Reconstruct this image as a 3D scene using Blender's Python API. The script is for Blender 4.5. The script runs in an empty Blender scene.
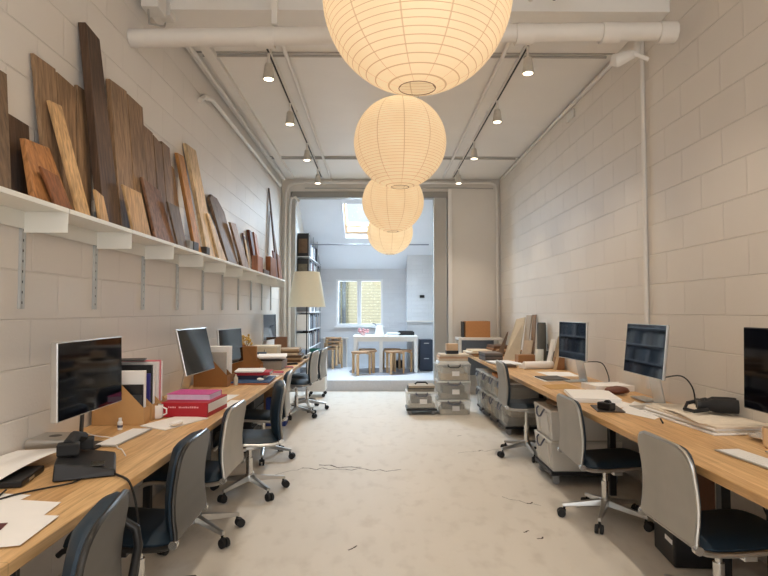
import bpy, math, random
from mathutils import Vector, Matrix
random.seed(7)
PI = math.pi
SC = bpy.context.scene
COL = SC.collection

# ------------------------------------------------------------------ materials
def lin(c):
    return tuple(((v / 255) / 12.92 if v / 255 <= .04045 else ((v / 255 + .055) / 1.055) ** 2.4) for v in c)

def nt(name):
    m = bpy.data.materials.new(name); m.use_nodes = True
    n = m.node_tree; n.nodes.clear()
    out = n.nodes.new('ShaderNodeOutputMaterial')
    return m, n.nodes, n.links, out

def pri(ns, col, rough, metal=0, spec=.5):
    b = ns.new('ShaderNodeBsdfPrincipled')
    b.inputs['Base Color'].default_value = (*col, 1); b.inputs['Roughness'].default_value = rough
    b.inputs['Metallic'].default_value = metal; b.inputs['Specular IOR Level'].default_value = spec
    return b

def mixcol(ns, ls, fac, a, b):
    x = ns.new('ShaderNodeMix'); x.data_type = 'RGBA'
    ls.new(fac, x.inputs[0])
    for k, v in ((6, a), (7, b)):
        if isinstance(v, tuple): x.inputs[k].default_value = (*v[:3], 1)
        else: ls.new(v, x.inputs[k])
    return x.outputs[2]

MC = {}
def mat(rgb, rough=.6, metal=0, var=.12, scale=30, bump=0, spec=.5):
    key = (rgb, rough, metal, var, scale, bump, spec)
    if key in MC: return MC[key]
    m, ns, ls, out = nt('m_%d_%d_%d' % rgb)
    c = lin(rgb); b = pri(ns, c, rough, metal, spec)
    tc = ns.new('ShaderNodeTexCoord'); nz = ns.new('ShaderNodeTexNoise')
    nz.inputs['Scale'].default_value = scale; nz.inputs['Detail'].default_value = 4
    ls.new(tc.outputs['Object'], nz.inputs['Vector'])
    ls.new(mixcol(ns, ls, nz.outputs['Fac'], tuple(v * (1 - var) for v in c), tuple(min(1, v * (1 + var)) for v in c)), b.inputs['Base Color'])
    if bump:
        bp = ns.new('ShaderNodeBump'); bp.inputs['Strength'].default_value = bump; bp.inputs['Distance'].default_value = .004
        ls.new(nz.outputs['Fac'], bp.inputs['Height']); ls.new(bp.outputs[0], b.inputs['Normal'])
    ls.new(b.outputs[0], out.inputs[0])
    MC[key] = m
    return m

def wood(rgb, grain=(14, 14, .9), contrast=.45, rough=.6, knots=True):
    key = ('w', rgb, grain, contrast)
    if key in MC: return MC[key]
    m, ns, ls, out = nt('wood_%d_%d_%d' % rgb)
    c = lin(rgb); b = pri(ns, c, rough, 0, .35)
    tc = ns.new('ShaderNodeTexCoord'); oi = ns.new('ShaderNodeObjectInfo')
    ad = ns.new('ShaderNodeVectorMath'); ad.operation = 'ADD'
    sc_ = ns.new('ShaderNodeVectorMath'); sc_.operation = 'SCALE'; sc_.inputs['Scale'].default_value = 7
    cx = ns.new('ShaderNodeCombineXYZ')
    for k in range(3): ls.new(oi.outputs['Random'], cx.inputs[k])
    ls.new(cx.outputs[0], sc_.inputs[0]); ls.new(tc.outputs['Object'], ad.inputs[0]); ls.new(sc_.outputs[0], ad.inputs[1])
    mp = ns.new('ShaderNodeMapping'); mp.inputs['Scale'].default_value = grain
    ls.new(ad.outputs[0], mp.inputs['Vector'])
    n1 = ns.new('ShaderNodeTexNoise'); n1.inputs['Scale'].default_value = 4; n1.inputs['Detail'].default_value = 8; n1.inputs['Distortion'].default_value = .6
    ls.new(mp.outputs[0], n1.inputs['Vector'])
    n2 = ns.new('ShaderNodeTexNoise'); n2.inputs['Scale'].default_value = 2.2; n2.inputs['Detail'].default_value = 3
    ls.new(ad.outputs[0], n2.inputs['Vector'])
    r = ns.new('ShaderNodeValToRGB'); r.color_ramp.elements[0].position = .3; r.color_ramp.elements[1].position = .7
    ls.new(n1.outputs['Fac'], r.inputs[0])
    lo = tuple(v * (1 - contrast) for v in c); hi = tuple(min(1, v * (1 + contrast * .6)) for v in c)
    g = mixcol(ns, ls, r.outputs[0], lo, hi)
    r2 = ns.new('ShaderNodeValToRGB'); r2.color_ramp.elements[0].position = .35; r2.color_ramp.elements[1].position = .65
    ls.new(n2.outputs['Fac'], r2.inputs[0])
    dark = ns.new('ShaderNodeMix'); dark.data_type = 'RGBA'; dark.blend_type = 'MULTIPLY'; dark.inputs[0].default_value = .5
    ls.new(g, dark.inputs[6]); ls.new(mixcol(ns, ls, r2.outputs[0], (.55, .5, .46), (1, 1, 1)), dark.inputs[7])
    ls.new(dark.outputs[2], b.inputs['Base Color'])
    bp = ns.new('ShaderNodeBump'); bp.inputs['Strength'].default_value = .25; bp.inputs['Distance'].default_value = .003
    ls.new(n1.outputs['Fac'], bp.inputs['Height']); ls.new(bp.outputs[0], b.inputs['Normal'])
    ls.new(b.outputs[0], out.inputs[0])
    MC[key] = m
    return m

def blockwall(rgb, axis, zoff=1.385, mort=.955, bw=.48, rh=.237, bump=.65, name='block_wall'):
    m, ns, ls, out = nt(name)
    c = lin(rgb); b = pri(ns, c, .55, 0, .3)
    ge = ns.new('ShaderNodeNewGeometry'); sx = ns.new('ShaderNodeSeparateXYZ'); ls.new(ge.outputs['Position'], sx.inputs[0])
    cb = ns.new('ShaderNodeCombineXYZ')
    ls.new(sx.outputs['Y' if axis == 'x' else 'X'], cb.inputs[0])
    sb = ns.new('ShaderNodeMath'); sb.operation = 'SUBTRACT'; sb.inputs[1].default_value = zoff - rh * 20
    ls.new(sx.outputs['Z'], sb.inputs[0]); ls.new(sb.outputs[0], cb.inputs[1])
    br = ns.new('ShaderNodeTexBrick'); br.inputs['Scale'].default_value = 1; br.inputs['Brick Width'].default_value = bw
    br.inputs['Row Height'].default_value = rh; br.inputs['Mortar Size'].default_value = .005; br.inputs['Mortar Smooth'].default_value = .6
    br.inputs['Bias'].default_value = 0
    br.inputs['Color1'].default_value = (*c, 1); br.inputs['Color2'].default_value = (*(v * .96 for v in c), 1)
    br.inputs['Mortar'].default_value = (*(v * mort for v in c), 1)
    ls.new(cb.outputs[0], br.inputs['Vector'])
    nz = ns.new('ShaderNodeTexNoise'); nz.inputs['Scale'].default_value = 1.3; nz.inputs['Detail'].default_value = 5
    ls.new(ge.outputs['Position'], nz.inputs['Vector'])
    nf = ns.new('ShaderNodeTexNoise'); nf.inputs['Scale'].default_value = 60; nf.inputs['Detail'].default_value = 3
    ls.new(ge.outputs['Position'], nf.inputs['Vector'])
    mu = ns.new('ShaderNodeMix'); mu.data_type = 'RGBA'; mu.blend_type = 'MULTIPLY'; mu.inputs[0].default_value = 1
    ls.new(br.outputs['Color'], mu.inputs[6]); ls.new(mixcol(ns, ls, nz.outputs['Fac'], (.9, .9, .9), (1, 1, 1)), mu.inputs[7])
    ls.new(mu.outputs[2], b.inputs['Base Color'])
    bp = ns.new('ShaderNodeBump'); bp.inputs['Strength'].default_value = bump; bp.inputs['Distance'].default_value = .012; bp.invert = True
    ls.new(br.outputs['Fac'], bp.inputs['Height'])
    b2 = ns.new('ShaderNodeBump'); b2.inputs['Strength'].default_value = .25; b2.inputs['Distance'].default_value = .004
    ls.new(nf.outputs['Fac'], b2.inputs['Height']); ls.new(bp.outputs[0], b2.inputs['Normal']); ls.new(b2.outputs[0], b.inputs['Normal'])
    ls.new(b.outputs[0], out.inputs[0])
    return m

def floormat():
    m, ns, ls, out = nt('sealed_concrete')
    b = pri(ns, (.6, .6, .6), .6, 0, .25)
    ge = ns.new('ShaderNodeNewGeometry')
    mp = ns.new('ShaderNodeMapping'); mp.inputs['Scale'].default_value = (1, .55, 1); ls.new(ge.outputs['Position'], mp.inputs[0])
    n1 = ns.new('ShaderNodeTexNoise'); n1.inputs['Scale'].default_value = 1.1; n1.inputs['Detail'].default_value = 7; n1.inputs['Roughness'].default_value = .6
    n2 = ns.new('ShaderNodeTexNoise'); n2.inputs['Scale'].default_value = 9; n2.inputs['Detail'].default_value = 6
    ls.new(mp.outputs[0], n1.inputs['Vector']); ls.new(mp.outputs[0], n2.inputs['Vector'])
    r1 = ns.new('ShaderNodeValToRGB'); r1.color_ramp.elements[0].position = .33; r1.color_ramp.elements[1].position = .62
    ls.new(n1.outputs['Fac'], r1.inputs[0])
    base = mixcol(ns, ls, r1.outputs[0], lin((208, 202, 192)), lin((215, 209, 200)))
    r2 = ns.new('ShaderNodeValToRGB'); r2.color_ramp.elements[0].position = .28; r2.color_ramp.elements[1].position = .48
    ls.new(n2.outputs['Fac'], r2.inputs[0])
    ls.new(mixcol(ns, ls, r2.outputs[0], lin((201, 194, 184)), base), b.inputs['Base Color'])
    rr = ns.new('ShaderNodeMapRange'); rr.inputs[3].default_value = .5; rr.inputs[4].default_value = .7
    ls.new(n1.outputs['Fac'], rr.inputs[0]); ls.new(rr.outputs[0], b.inputs['Roughness'])
    bp = ns.new('ShaderNodeBump'); bp.inputs['Strength'].default_value = .08; bp.inputs['Distance'].default_value = .01
    ls.new(n2.outputs['Fac'], bp.inputs['Height']); ls.new(bp.outputs[0], b.inputs['Normal'])
    ls.new(b.outputs[0], out.inputs[0])
    return m

def deskmat():
    m, ns, ls, out = nt('oak_stave_desk')
    b = pri(ns, (.4, .3, .2), .42, 0, .4)
    ge = ns.new('ShaderNodeNewGeometry'); sx = ns.new('ShaderNodeSeparateXYZ'); ls.new(ge.outputs['Position'], sx.inputs[0])
    cb = ns.new('ShaderNodeCombineXYZ'); ls.new(sx.outputs['Y'], cb.inputs[0]); ls.new(sx.outputs['X'], cb.inputs[1])
    br = ns.new('ShaderNodeTexBrick'); br.inputs['Scale'].default_value = 1; br.inputs['Brick Width'].default_value = 1.6; br.inputs['Row Height'].default_value = .082
    br.inputs['Mortar Size'].default_value = .0009; br.offset = .37
    A, B = lin((234, 196, 144)), lin((216, 174, 122))
    br.inputs['Color1'].default_value = (*A, 1); br.inputs['Color2'].default_value = (*B, 1); br.inputs['Mortar'].default_value = (*(v * .5 for v in B), 1)
    ls.new(cb.outputs[0], br.inputs['Vector'])
    mp = ns.new('ShaderNodeMapping'); mp.inputs['Scale'].default_value = (22, 1.4, 22); ls.new(ge.outputs['Position'], mp.inputs[0])
    n1 = ns.new('ShaderNodeTexNoise'); n1.inputs['Scale'].default_value = 2.2; n1.inputs['Detail'].default_value = 8; n1.inputs['Distortion'].default_value = 1
    ls.new(mp.outputs[0], n1.inputs['Vector'])
    r = ns.new('ShaderNodeValToRGB'); r.color_ramp.elements[0].position = .32; r.color_ramp.elements[1].position = .66
    ls.new(n1.outputs['Fac'], r.inputs[0])
    mu = ns.new('ShaderNodeMix'); mu.data_type = 'RGBA'; mu.blend_type = 'MULTIPLY'; mu.inputs[0].default_value = 1
    ls.new(br.outputs['Color'], mu.inputs[6]); ls.new(mixcol(ns, ls, r.outputs[0], (.76, .69, .62), (1.04, 1.04, 1.04)), mu.inputs[7])
    ls.new(mu.outputs[2], b.inputs['Base Color'])
    bp = ns.new('ShaderNodeBump'); bp.inputs['Strength'].default_value = .1; bp.inputs['Distance'].default_value = .002
    ls.new(n1.outputs['Fac'], bp.inputs['Height']); ls.new(bp.outputs[0], b.inputs['Normal'])
    ls.new(b.outputs[0], out.inputs[0])
    return m

def emis(rgb, s, name='glow'):
    m, ns, ls, out = nt(name)
    e = ns.new('ShaderNodeEmission'); e.inputs[0].default_value = (*lin(rgb), 1); e.inputs[1].default_value = s
    ls.new(e.outputs[0], out.inputs[0]); return m

def papershade():
    m, ns, ls, out = nt('washi_paper_shade')
    tc = ns.new('ShaderNodeTexCoord'); sx = ns.new('ShaderNodeSeparateXYZ'); ls.new(tc.outputs['Object'], sx.inputs[0])
    def math_(op, a, v=None):
        k = ns.new('ShaderNodeMath'); k.operation = op; ls.new(a, k.inputs[0])
        if v is not None:
            if isinstance(v, (int, float)): k.inputs[1].default_value = v
            else: ls.new(v, k.inputs[1])
        return k.outputs[0]
    ring = math_('LESS_THAN', math_('FRACT', math_('ADD', math_('MULTIPLY', sx.outputs['Z'], 48.), 40.)), .11)
    ang = math_('ARCTAN2', sx.outputs['Y'], sx.outputs['X'])
    seam = math_('LESS_THAN', math_('FRACT', math_('ADD', math_('MULTIPLY', ang, 11 / (2 * PI)), 20.2)), .035)
    line = math_('MAXIMUM', ring, math_('MULTIPLY', seam, .8))
    nz = ns.new('ShaderNodeTexNoise'); nz.inputs['Scale'].default_value = 5; ls.new(tc.outputs['Object'], nz.inputs[0])
    pap = mixcol(ns, ls, nz.outputs['Fac'], lin((238, 220, 190)), lin((250, 240, 220)))
    col = mixcol(ns, ls, line, pap, lin((204, 182, 148)))
    d = ns.new('ShaderNodeBsdfDiffuse'); ls.new(col, d.inputs[0])
    t = ns.new('ShaderNodeBsdfTranslucent'); ls.new(col, t.inputs[0])
    mx = ns.new('ShaderNodeMixShader'); mx.inputs[0].default_value = .55; ls.new(d.outputs[0], mx.inputs[1]); ls.new(t.outputs[0], mx.inputs[2])
    e = ns.new('ShaderNodeEmission'); e.inputs[1].default_value = LANTERN_EMIT
    ls.new(mixcol(ns, ls, line, (1, .80, .58), (.78, .62, .45)), e.inputs[0])
    ad = ns.new('ShaderNodeAddShader'); ls.new(mx.outputs[0], ad.inputs[0]); ls.new(e.outputs[0], ad.inputs[1])
    ls.new(ad.outputs[0], out.inputs[0]); return m

def clearplastic(rgb, alpha, name='clear_plastic'):
    m, ns, ls, out = nt(name)
    b = pri(ns, lin(rgb), .25, 0, .5); t = ns.new('ShaderNodeBsdfTransparent')
    t.inputs[0].default_value = (.985, .985, .98, 1)
    mx = ns.new('ShaderNodeMixShader'); mx.inputs[0].default_value = alpha
    ls.new(t.outputs[0], mx.inputs[1]); ls.new(b.outputs[0], mx.inputs[2]); ls.new(mx.outputs[0], out.inputs[0]); return m

def glassmat():
    m, ns, ls, out = nt('window_glass')
    t = ns.new('ShaderNodeBsdfTransparent'); t.inputs[0].default_value = (.96, .98, .98, 1)
    g = ns.new('ShaderNodeBsdfGlossy'); g.inputs['Roughness'].default_value = .02
    mx = ns.new('ShaderNodeMixShader'); mx.inputs[0].default_value = .05
    ls.new(t.outputs[0], mx.inputs[1]); ls.new(g.outputs[0], mx.inputs[2]); ls.new(mx.outputs[0], out.inputs[0]); return m

# ------------------------------------------------------------------ mesh builder
class MB:
    def __init__(s): s.v = []; s.f = []
    def add(s, vs, fs):
        b = len(s.v); s.v += [tuple(v) for v in vs]; s.f += [tuple(i + b for i in f) for f in fs]; return s
    def box(s, x0, x1, y0, y1, z0, z1):
        return s.prism([(x0, y0, z0), (x1, y0, z0), (x1, y1, z0), (x0, y1, z0)], [(x0, y0, z1), (x1, y0, z1), (x1, y1, z1), (x0, y1, z1)])
    def cbox(s, c, d, M=None):
        x, y, z = (k / 2 for k in d)
        vs = [Vector(p) for p in ((-x, -y, -z), (x, -y, -z), (x, y, -z), (-x, y, -z), (-x, -y, z), (x, -y, z), (x, y, z), (-x, y, z))]
        vs = [(M @ p if M else p) + Vector(c) for p in vs]
        return s.prism(vs[:4], vs[4:])
    def prism(s, lo, hi):
        n = len(lo)
        fs = [tuple(reversed(range(n))), tuple(range(n, 2 * n))] + [(i, (i + 1) % n, (i + 1) % n + n, i + n) for i in range(n)]
        return s.add(list(lo) + list(hi), fs)
    def tube(s, path, r, n=8, caps=True):
        P = [Vector(p) for p in path]; rs = r if isinstance(r, (list, tuple)) else [r] * len(P)
        vs = []; up = None
        for i, p in enumerate(P):
            t = (P[min(i + 1, len(P) - 1)] - P[max(i - 1, 0)]).normalized()
            if up is None:
                up = Vector((0, 0, 1)) if abs(t.z) < .9 else Vector((1, 0, 0))
            a = t.cross(up).normalized(); up = a.cross(t).normalized()
            for k in range(n):
                th = 2 * PI * k / n
                vs.append(p + (a * math.cos(th) + up * math.sin(th)) * rs[i])
        fs = [(i * n + k, i * n + (k + 1) % n, (i + 1) * n + (k + 1) % n, (i + 1) * n + k) for i in range(len(P) - 1) for k in range(n)]
        if caps: fs += [tuple(reversed(range(n))), tuple((len(P) - 1) * n + k for k in range(n))]
        return s.add(vs, fs)
    def lathe(s, prof, n=24, c=(0, 0, 0), caps=True):
        vs = [(c[0] + r * math.cos(2 * PI * k / n), c[1] + r * math.sin(2 * PI * k / n), c[2] + z) for r, z in prof for k in range(n)]
        fs = [(i * n + k, i * n + (k + 1) % n, (i + 1) * n + (k + 1) % n, (i + 1) * n + k) for i in range(len(prof) - 1) for k in range(n)]
        if caps: fs += [tuple(reversed(range(n))), tuple((len(prof) - 1) * n + k for k in range(n))]
        return s.add(vs, fs)
    def slab(s, top, bot):      # two equal grids [i][j] closed into a solid
        I, J = len(top), len(top[0]); n = I * J
        vs = [p for r in top for p in r] + [p for r in bot for p in r]; fs = []
        q = lambda i, j: i * J + j
        for i in range(I - 1):
            for j in range(J - 1):
                a = (q(i, j), q(i + 1, j), q(i + 1, j + 1), q(i, j + 1)); fs += [a, tuple(k + n for k in reversed(a))]
        rim = [q(0, j) for j in range(J)] + [q(i, J - 1) for i in range(1, I)] + [q(I - 1, j) for j in range(J - 2, -1, -1)] + [q(i, 0) for i in range(I - 2, 0, -1)]
        for k in range(len(rim)):
            a, b = rim[k], rim[(k + 1) % len(rim)]; fs.append((a, b, b + n, a + n))
        return s.add(vs, fs)
    def build(s, name, material, parent=None, loc=None, rz=0, smooth=False, bevel=0, seg=2):
        me = bpy.data.meshes.new(name); me.from_pydata([tuple(v) for v in s.v], [], s.f); me.update()
        import bmesh
        bm = bmesh.new(); bm.from_mesh(me); bmesh.ops.recalc_face_normals(bm, faces=bm.faces); bm.to_mesh(me); bm.free()
        me.materials.append(material)
        o = bpy.data.objects.new(name, me); COL.objects.link(o)
        if parent: o.parent = parent
        if loc: o.location = loc
        o.rotation_euler[2] = rz
        if smooth:
            for p in me.polygons: p.use_smooth = True
            try: me.set_sharp_from_angle(angle=math.radians(38))
            except Exception: pass
        if bevel:
            b = o.modifiers.new('bevel', 'BEVEL'); b.width = bevel; b.segments = seg; b.limit_method = 'ANGLE'; b.angle_limit = math.radians(40)
        return o

def tag(o, label, cat, group=None):
    o['label'] = label; o['category'] = cat
    if group: o['group'] = group
    return o
def thing(name, label, cat, loc, rz=0, group=None):
    o = bpy.data.objects.new(name, None); COL.objects.link(o); o.empty_display_size = .05
    o.location = loc; o.rotation_euler[2] = rz
    return tag(o, label, cat, group)
def struct(name, mb, m, **k):
    o = mb.build(name, m, **k); o['kind'] = 'structure'; return o
def one(name, mb, m, label, cat, loc=(0, 0, 0), rz=0, group=None, **k):
    return tag(mb.build(name, m, loc=loc, rz=rz, **k), label, cat, group)
def copy_tree(o, parent=None):
    c = o.copy(); COL.objects.link(c)
    if parent: c.parent = parent
    for ch in list(KIDS.get(o.name, [])) or [q for q in o.children]:
        copy_tree(ch, c)
    return c
KIDS = {}
ORD = ['first', 'second', 'third', 'fourth', 'fifth', 'sixth', 'seventh', 'eighth', 'ninth', 'tenth', 'eleventh', 'twelfth']

LANTERN_EMIT = .13
SPOT_W = 66
WARM = (1.0, .85, .68)

WHITE = mat((236, 232, 226), .5, 0, .03, 3)
SHELFW = mat((232, 232, 226), .45, 0, .02, 5)
GREYPAINT = mat((176, 172, 166), .55, 0, .05, 4)
BEAMGREY = mat((150, 146, 140), .55, 0, .06, 4)
PIPEW = mat((226, 221, 214), .45, 0, .05, 8)
BLACK = mat((22, 22, 24), .45, 0, .1)
SOFTBLACK = mat((30, 30, 32), .75, 0, .15, 60)
LEATHER = mat((22, 44, 60), .55, 0, .2, 40, .12)
GREYBACK = mat((172, 168, 160), .5, .25, .12, 7)
BROWNBACK = mat((48, 44, 38), .36, .1, .1, 7)
CHROME = mat((214, 214, 212), .22, 1, .03)
ALU = mat((200, 200, 198), .34, 1, .04)
ALUDULL = mat((190, 192, 192), .45, .2, .06)
PAPER = mat((246, 244, 242), .8, 0, .03, 10)
CARD = mat((196, 152, 100), .8, 0, .08, 14)
CARDDARK = mat((150, 104, 58), .8, 0, .1, 14)
SCREEN = mat((9, 9, 16), .05, 0, .05, 5, 0, .33)
RED = mat((178, 22, 40), .5, 0, .06)
OAK = deskmat()

# ------------------------------------------------------------------ setting
L, R, D, CEIL, YF = -1.72, 2.18, 10.24, 3.77, -3.2
SZ = .194                       # raised floor of the back room
WL = blockwall((232, 226, 219), 'x', 1.378, name='block_wall_long'); WR = blockwall((232, 224, 214), 'x', 1.392, name='block_wall_opposite')
WB = blockwall((228, 230, 234), 'y', 1.3, bw=.24, rh=.085, bump=.4, name='painted_brick_end')
struct('wall_left', MB().box(L - .15, L, YF, D + .1, -.05, CEIL + .05), WL)
struct('wall_right', MB().box(R, R + .15, YF, D + .1, -.05, CEIL + .05), WR)
struct('floor', MB().box(L - .15, R + .15, YF - .2, D + .06, -.12, 0), floormat())
struct('ceiling', MB().box(L - .15, R + .15, YF - .2, D + .12, CEIL, CEIL + .12), WHITE)
# ceiling board joints, thin battens
jb = MB()
for y in (2.0, 5.16, 8.7): jb.box(L + .02, R - .02, y - .008, y + .008, CEIL - .008, CEIL)
for x in (.44,): jb.box(x - .003, x + .003, 3, D - .1, CEIL - .003, CEIL)
struct('trim_1', jb, GREYPAINT)
struct('ceiling_beam', MB().box(L, R, 4.2, 4.5, CEIL - .12, CEIL), WHITE, bevel=.004)
# front wall behind the camera, with an unseen window opening added for daylight
fw = MB(); fw.box(L, R, YF - .12, YF, 0, .5); fw.box(L, R, YF - .12, YF, 3.2, CEIL); fw.box(L, L + .25, YF - .12, YF, .5, 3.2); fw.box(R - .25, R, YF - .12, YF, .5, 3.2)
struct('wall_front', fw, WHITE)
wf = MB()
for x in (L + .27, .23, R - .27): wf.box(x - .03, x + .03, YF - .09, YF - .03, .5, 3.2)
for z in (.53, 3.17): wf.box(L + .25, R - .25, YF - .09, YF - .03, z - .03, z + .03)
struct('window_2', wf, BLACK)
# partition at the far end
OX0, OX1 = -1.465, .995
pw = MB(); pw.box(OX1 + .25, R, D, D + .14, 0, CEIL); pw.box(L, OX1 + .25, D, D + .14, 3.55, CEIL); pw.box(L, OX0 - .1, D, D + .14, 0, 3.55)
struct('wall_back', pw, mat((226, 220, 212), .55, 0, .05, 2))
struct('trim_2', MB().box(OX0 - .07, OX1 + .25, D - .02, D + .16, 3.44, 3.55), BEAMGREY, bevel=.004)
struct('trim_3', MB().box(OX1, OX1 + .23, D - .015, D + .16, 0, 3.44), GREYPAINT, bevel=.004)
struct('trim_4', MB().box(OX1 + .25, OX1 + .32, D - .04, D, 0, 3.6), WHITE, bevel=.004)
struct('trim_5', MB().box(OX0 - .09, OX0, D - .015, D + .16, 0, 3.44), GREYPAINT, bevel=.004)
struct('baseboard_back', MB().box(OX1 + .33, R, D - .014, D, 0, .09), WHITE)
# back room
YB = 12.74
struct('floor_raised', MB().box(L, R, D + .08, YB, -.1, SZ), mat((232, 234, 238), .3, 0, .03, 3), bevel=.004)
SLM = mat((232, 235, 240), .6, 0, .03, 3)
WX0, WX1, WZ0, WZ1 = -.926, .11, 1.09, 2.125
bw = MB(); bw.box(L, WX0, YB, YB + .2, SZ, 2.6); bw.box(WX1, R, YB, YB + .2, SZ, 2.6); bw.box(WX0, WX1, YB, YB + .2, SZ, WZ0); bw.box(WX0, WX1, YB, YB + .2, WZ1, 2.6)
struct('wall_end', bw, WB)
struct('wall_sunroom_left', MB().box(-1.64, -1.5, D + .14, YB, SZ, 3.9), WHITE)
struct('wall_sunroom_right', MB().box(1.5, 1.62, D + .14, YB, SZ, 3.9), WHITE)
struct('wall_pier', MB().box(.62, 1.5, 12.3, YB, SZ, 2.75), WB)
struct('trim_6', MB().box(.6, 1.5, 12.27, 12.3, 1.19, 1.215), WHITE)
SK = (-.67, .12, 10.9, 11.8)
def slz(y): return 2.369 + .6 * (12.71 - y)
sl = MB()
def slq(x0, x1, y0, y1):
    sl.prism([(x0, y0, slz(y0)), (x1, y0, slz(y0)), (x1, y1, slz(y1)), (x0, y1, slz(y1))], [(x0, y0, slz(y0) + .16), (x1, y0, slz(y0) + .16), (x1, y1, slz(y1) + .16), (x0, y1, slz(y1) + .16)])
slq(-1.64, SK[0], D + .14, YB + .1); slq(SK[1], 1.62, D + .14, YB + .1); slq(SK[0], SK[1], D + .14, SK[2]); slq(SK[0], SK[1], SK[3], YB + .1)
struct('ceiling_sloped', sl, SLM)
sf = MB()
PINE = mat((226, 190, 150), .5, 0, .08, 10)
def sfq(x0, x1, y0, y1, a=.10, b=.17):
    sf.prism([(x0, y0, slz(y0) + a), (x1, y0, slz(y0) + a), (x1, y1, slz(y1) + a), (x0, y1, slz(y1) + a)], [(x0, y0, slz(y0) + b), (x1, y0, slz(y0) + b), (x1, y1, slz(y1) + b), (x0, y1, slz(y1) + b)])
sfq(SK[0], SK[0] + .05, SK[2], SK[3]); sfq(SK[1] - .05, SK[1], SK[2], SK[3]); sfq(SK[0] + .05, SK[1] - .05, SK[2], SK[2] + .05); sfq(SK[0] + .05, SK[1] - .05, SK[3] - .05, SK[3]); sfq(SK[0] + .05, SK[1] - .05, SK[3] - .2, SK[3] - .17)
w3 = struct('window_3', sf, PINE)
sf = MB(); sfq(SK[0] + .05, SK[1] - .05, SK[2] + .05, SK[3] - .05, .13, .135)
sf.build('pane', glassmat(), w3)
GL = bpy.data.materials['window_glass']
wm = MB()
for a, b in ((WX0, WX0 + .045), (WX1 - .045, WX1), (-.46, -.37)): wm.box(a, b, YB + .02, YB + .09, WZ0, WZ1)
for a, b in ((WZ0, WZ0 + .05), (WZ1 - .05, WZ1)): wm.box(WX0, WX1, YB + .025, YB + .085, a, b)
wm.box(WX0 - .03, WX1 + .03, YB - .05, YB + .03, WZ0 - .035, WZ0 - .002)
w1 = struct('window_1', wm, mat((238, 240, 242), .4, 0, .02), bevel=.003)
for a, b in ((WX0 + .05, -.47), (-.37, WX1 - .05)): MB().box(a, b, YB + .05, YB + .055, WZ0 + .05, WZ1 - .05).build('pane', GL, w1)
# yard wall outside
struct('wall_exterior', MB().box(-4, 3, 15.2, 15.4, -.5, 2.9), blockwall((226, 218, 186), 'y', 1.3, mort=.5, bw=.23, rh=.08, name='yard_brick'))
struct('wall_exterior', MB().box(-1.65, -.98, 14.7, 15.19, -.5, 2.8), mat((196, 206, 218), .7))
one('drainpipe', MB().tube([(-.88, 14.95, -.5), (-.88, 14.95, 2.8)], .05, 10), mat((130, 140, 150), .6), 'grey drainpipe seen outside through the end window', 'pipe')
struct('ground_outside', MB().box(-6, 6, YB + .2, 18, -.6, -.5), mat((170, 168, 160), .8))
# skirting strip where raised floor meets floor
struct('trim_7', MB().box(OX0, OX1, D + .05, D + .08, 0, SZ - .012), mat((200, 200, 204), .5))
# floor cracks
cr = MB()
def crack(pts, w):
    for (a, b), (c, d) in zip(pts, pts[1:]):
        n = Vector((-(d - b), c - a, 0)).normalized() * w
        cr.add([(a - n.x, b - n.y, .0012), (c - n.x * .6, d - n.y * .6, .0012), (c + n.x * .6, d + n.y * .6, .0012), (a + n.x, b + n.y, .0012)], [(0, 1, 2, 3)])
rnd = random.Random(3)
def jag(x0, y0, x1, y1, n, amp):
    return [(x0 + (x1 - x0) * i / n + rnd.uniform(-amp, amp) * .3, y0 + (y1 - y0) * i / n + rnd.uniform(-amp, amp)) for i in range(n + 1)]
crack(jag(-.68, 5.28, .2, 5.2, 14, .045), .007); crack(jag(-.55, 5.35, -.15, 5.32, 7, .05), .011); crack(jag(-.9, 5.05, -.68, 5.28, 5, .03), .003)
for (x, y) in ((.93, 3.75), (.99, 3.63), (-.18, 3.5), (1.1, 4.3), (1.02, 5.9), (.9, 6.6)): crack(jag(x, y, x + .05, y + .04, 3, .015), .007)
crack(jag(.95, 4.45, 1.2, 4.25, 5, .03), .003); crack(jag(.8, 5.85, 1.25, 5.95, 6, .03), .0035)
cr.build('floor_crack', mat((64, 54, 46), .9), None)['kind'] = 'structure'

# ------------------------------------------------------------------ ceiling services
yp, zp = 3.95, 3.36
pr = thing('drain_pipe', 'thick white drain pipe crossing the room under the ceiling', 'pipe', (0, yp, zp))
MB().tube([(L + .005, 0, -.05), (2.06, 0, .02)], .062, 20).build('pipe', PIPEW, pr, smooth=True)
for x in (-.78, 1.02, 1.62, 2.02): MB().tube([(x - .06, 0, -.005 + .018 * x - .02), (x + .06, 0, -.005 + .018 * x - .02)], .073, 20).build('collar', PIPEW, pr, smooth=True)
for x in (-.72, .9): MB().box(x - .02, x + .02, -.02, .02, .05, CEIL - zp - .001).build('hanger', PIPEW, pr)
fv = thing('pipe_valve', 'white pipe elbow with lever below the drain pipe by the block wall', 'pipe fitting', (1.80, 4.17, 3.27)); fv.scale = (.62, .62, .75)
MB().tube([(-.1, 0, 0), (-.07, -.05, -.02), (0, -.08, 0), (.08, -.06, .03), (.16, -.02, .06), (.2, 0, .2)], [.06, .07, .06, .05, .045, .045], 12).build('body', PIPEW, fv, smooth=True)
MB().tube([(.1, -.1, .03), (.24, -.16, -.05)], .022, 8).build('lever', PIPEW, fv, smooth=True)
def conduit(path, r, label, m=PIPEW):
    return one('conduit', MB().tube(path, r, 8), m, label, 'pipe', smooth=True, group='electrical conduits')
conduit([(-.84, YF + .1, 3.74), (-.83, 10.0, 3.74), (-.83, 10.0, 3.68), ], .02, 'white conduit on the ceiling beside the track nearer the wood shelf')
conduit([(1.13, YF + .1, 3.74), (1.14, 10.0, 3.74)], .02, 'white conduit on the ceiling beside the track nearer the tall plain wall')
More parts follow.
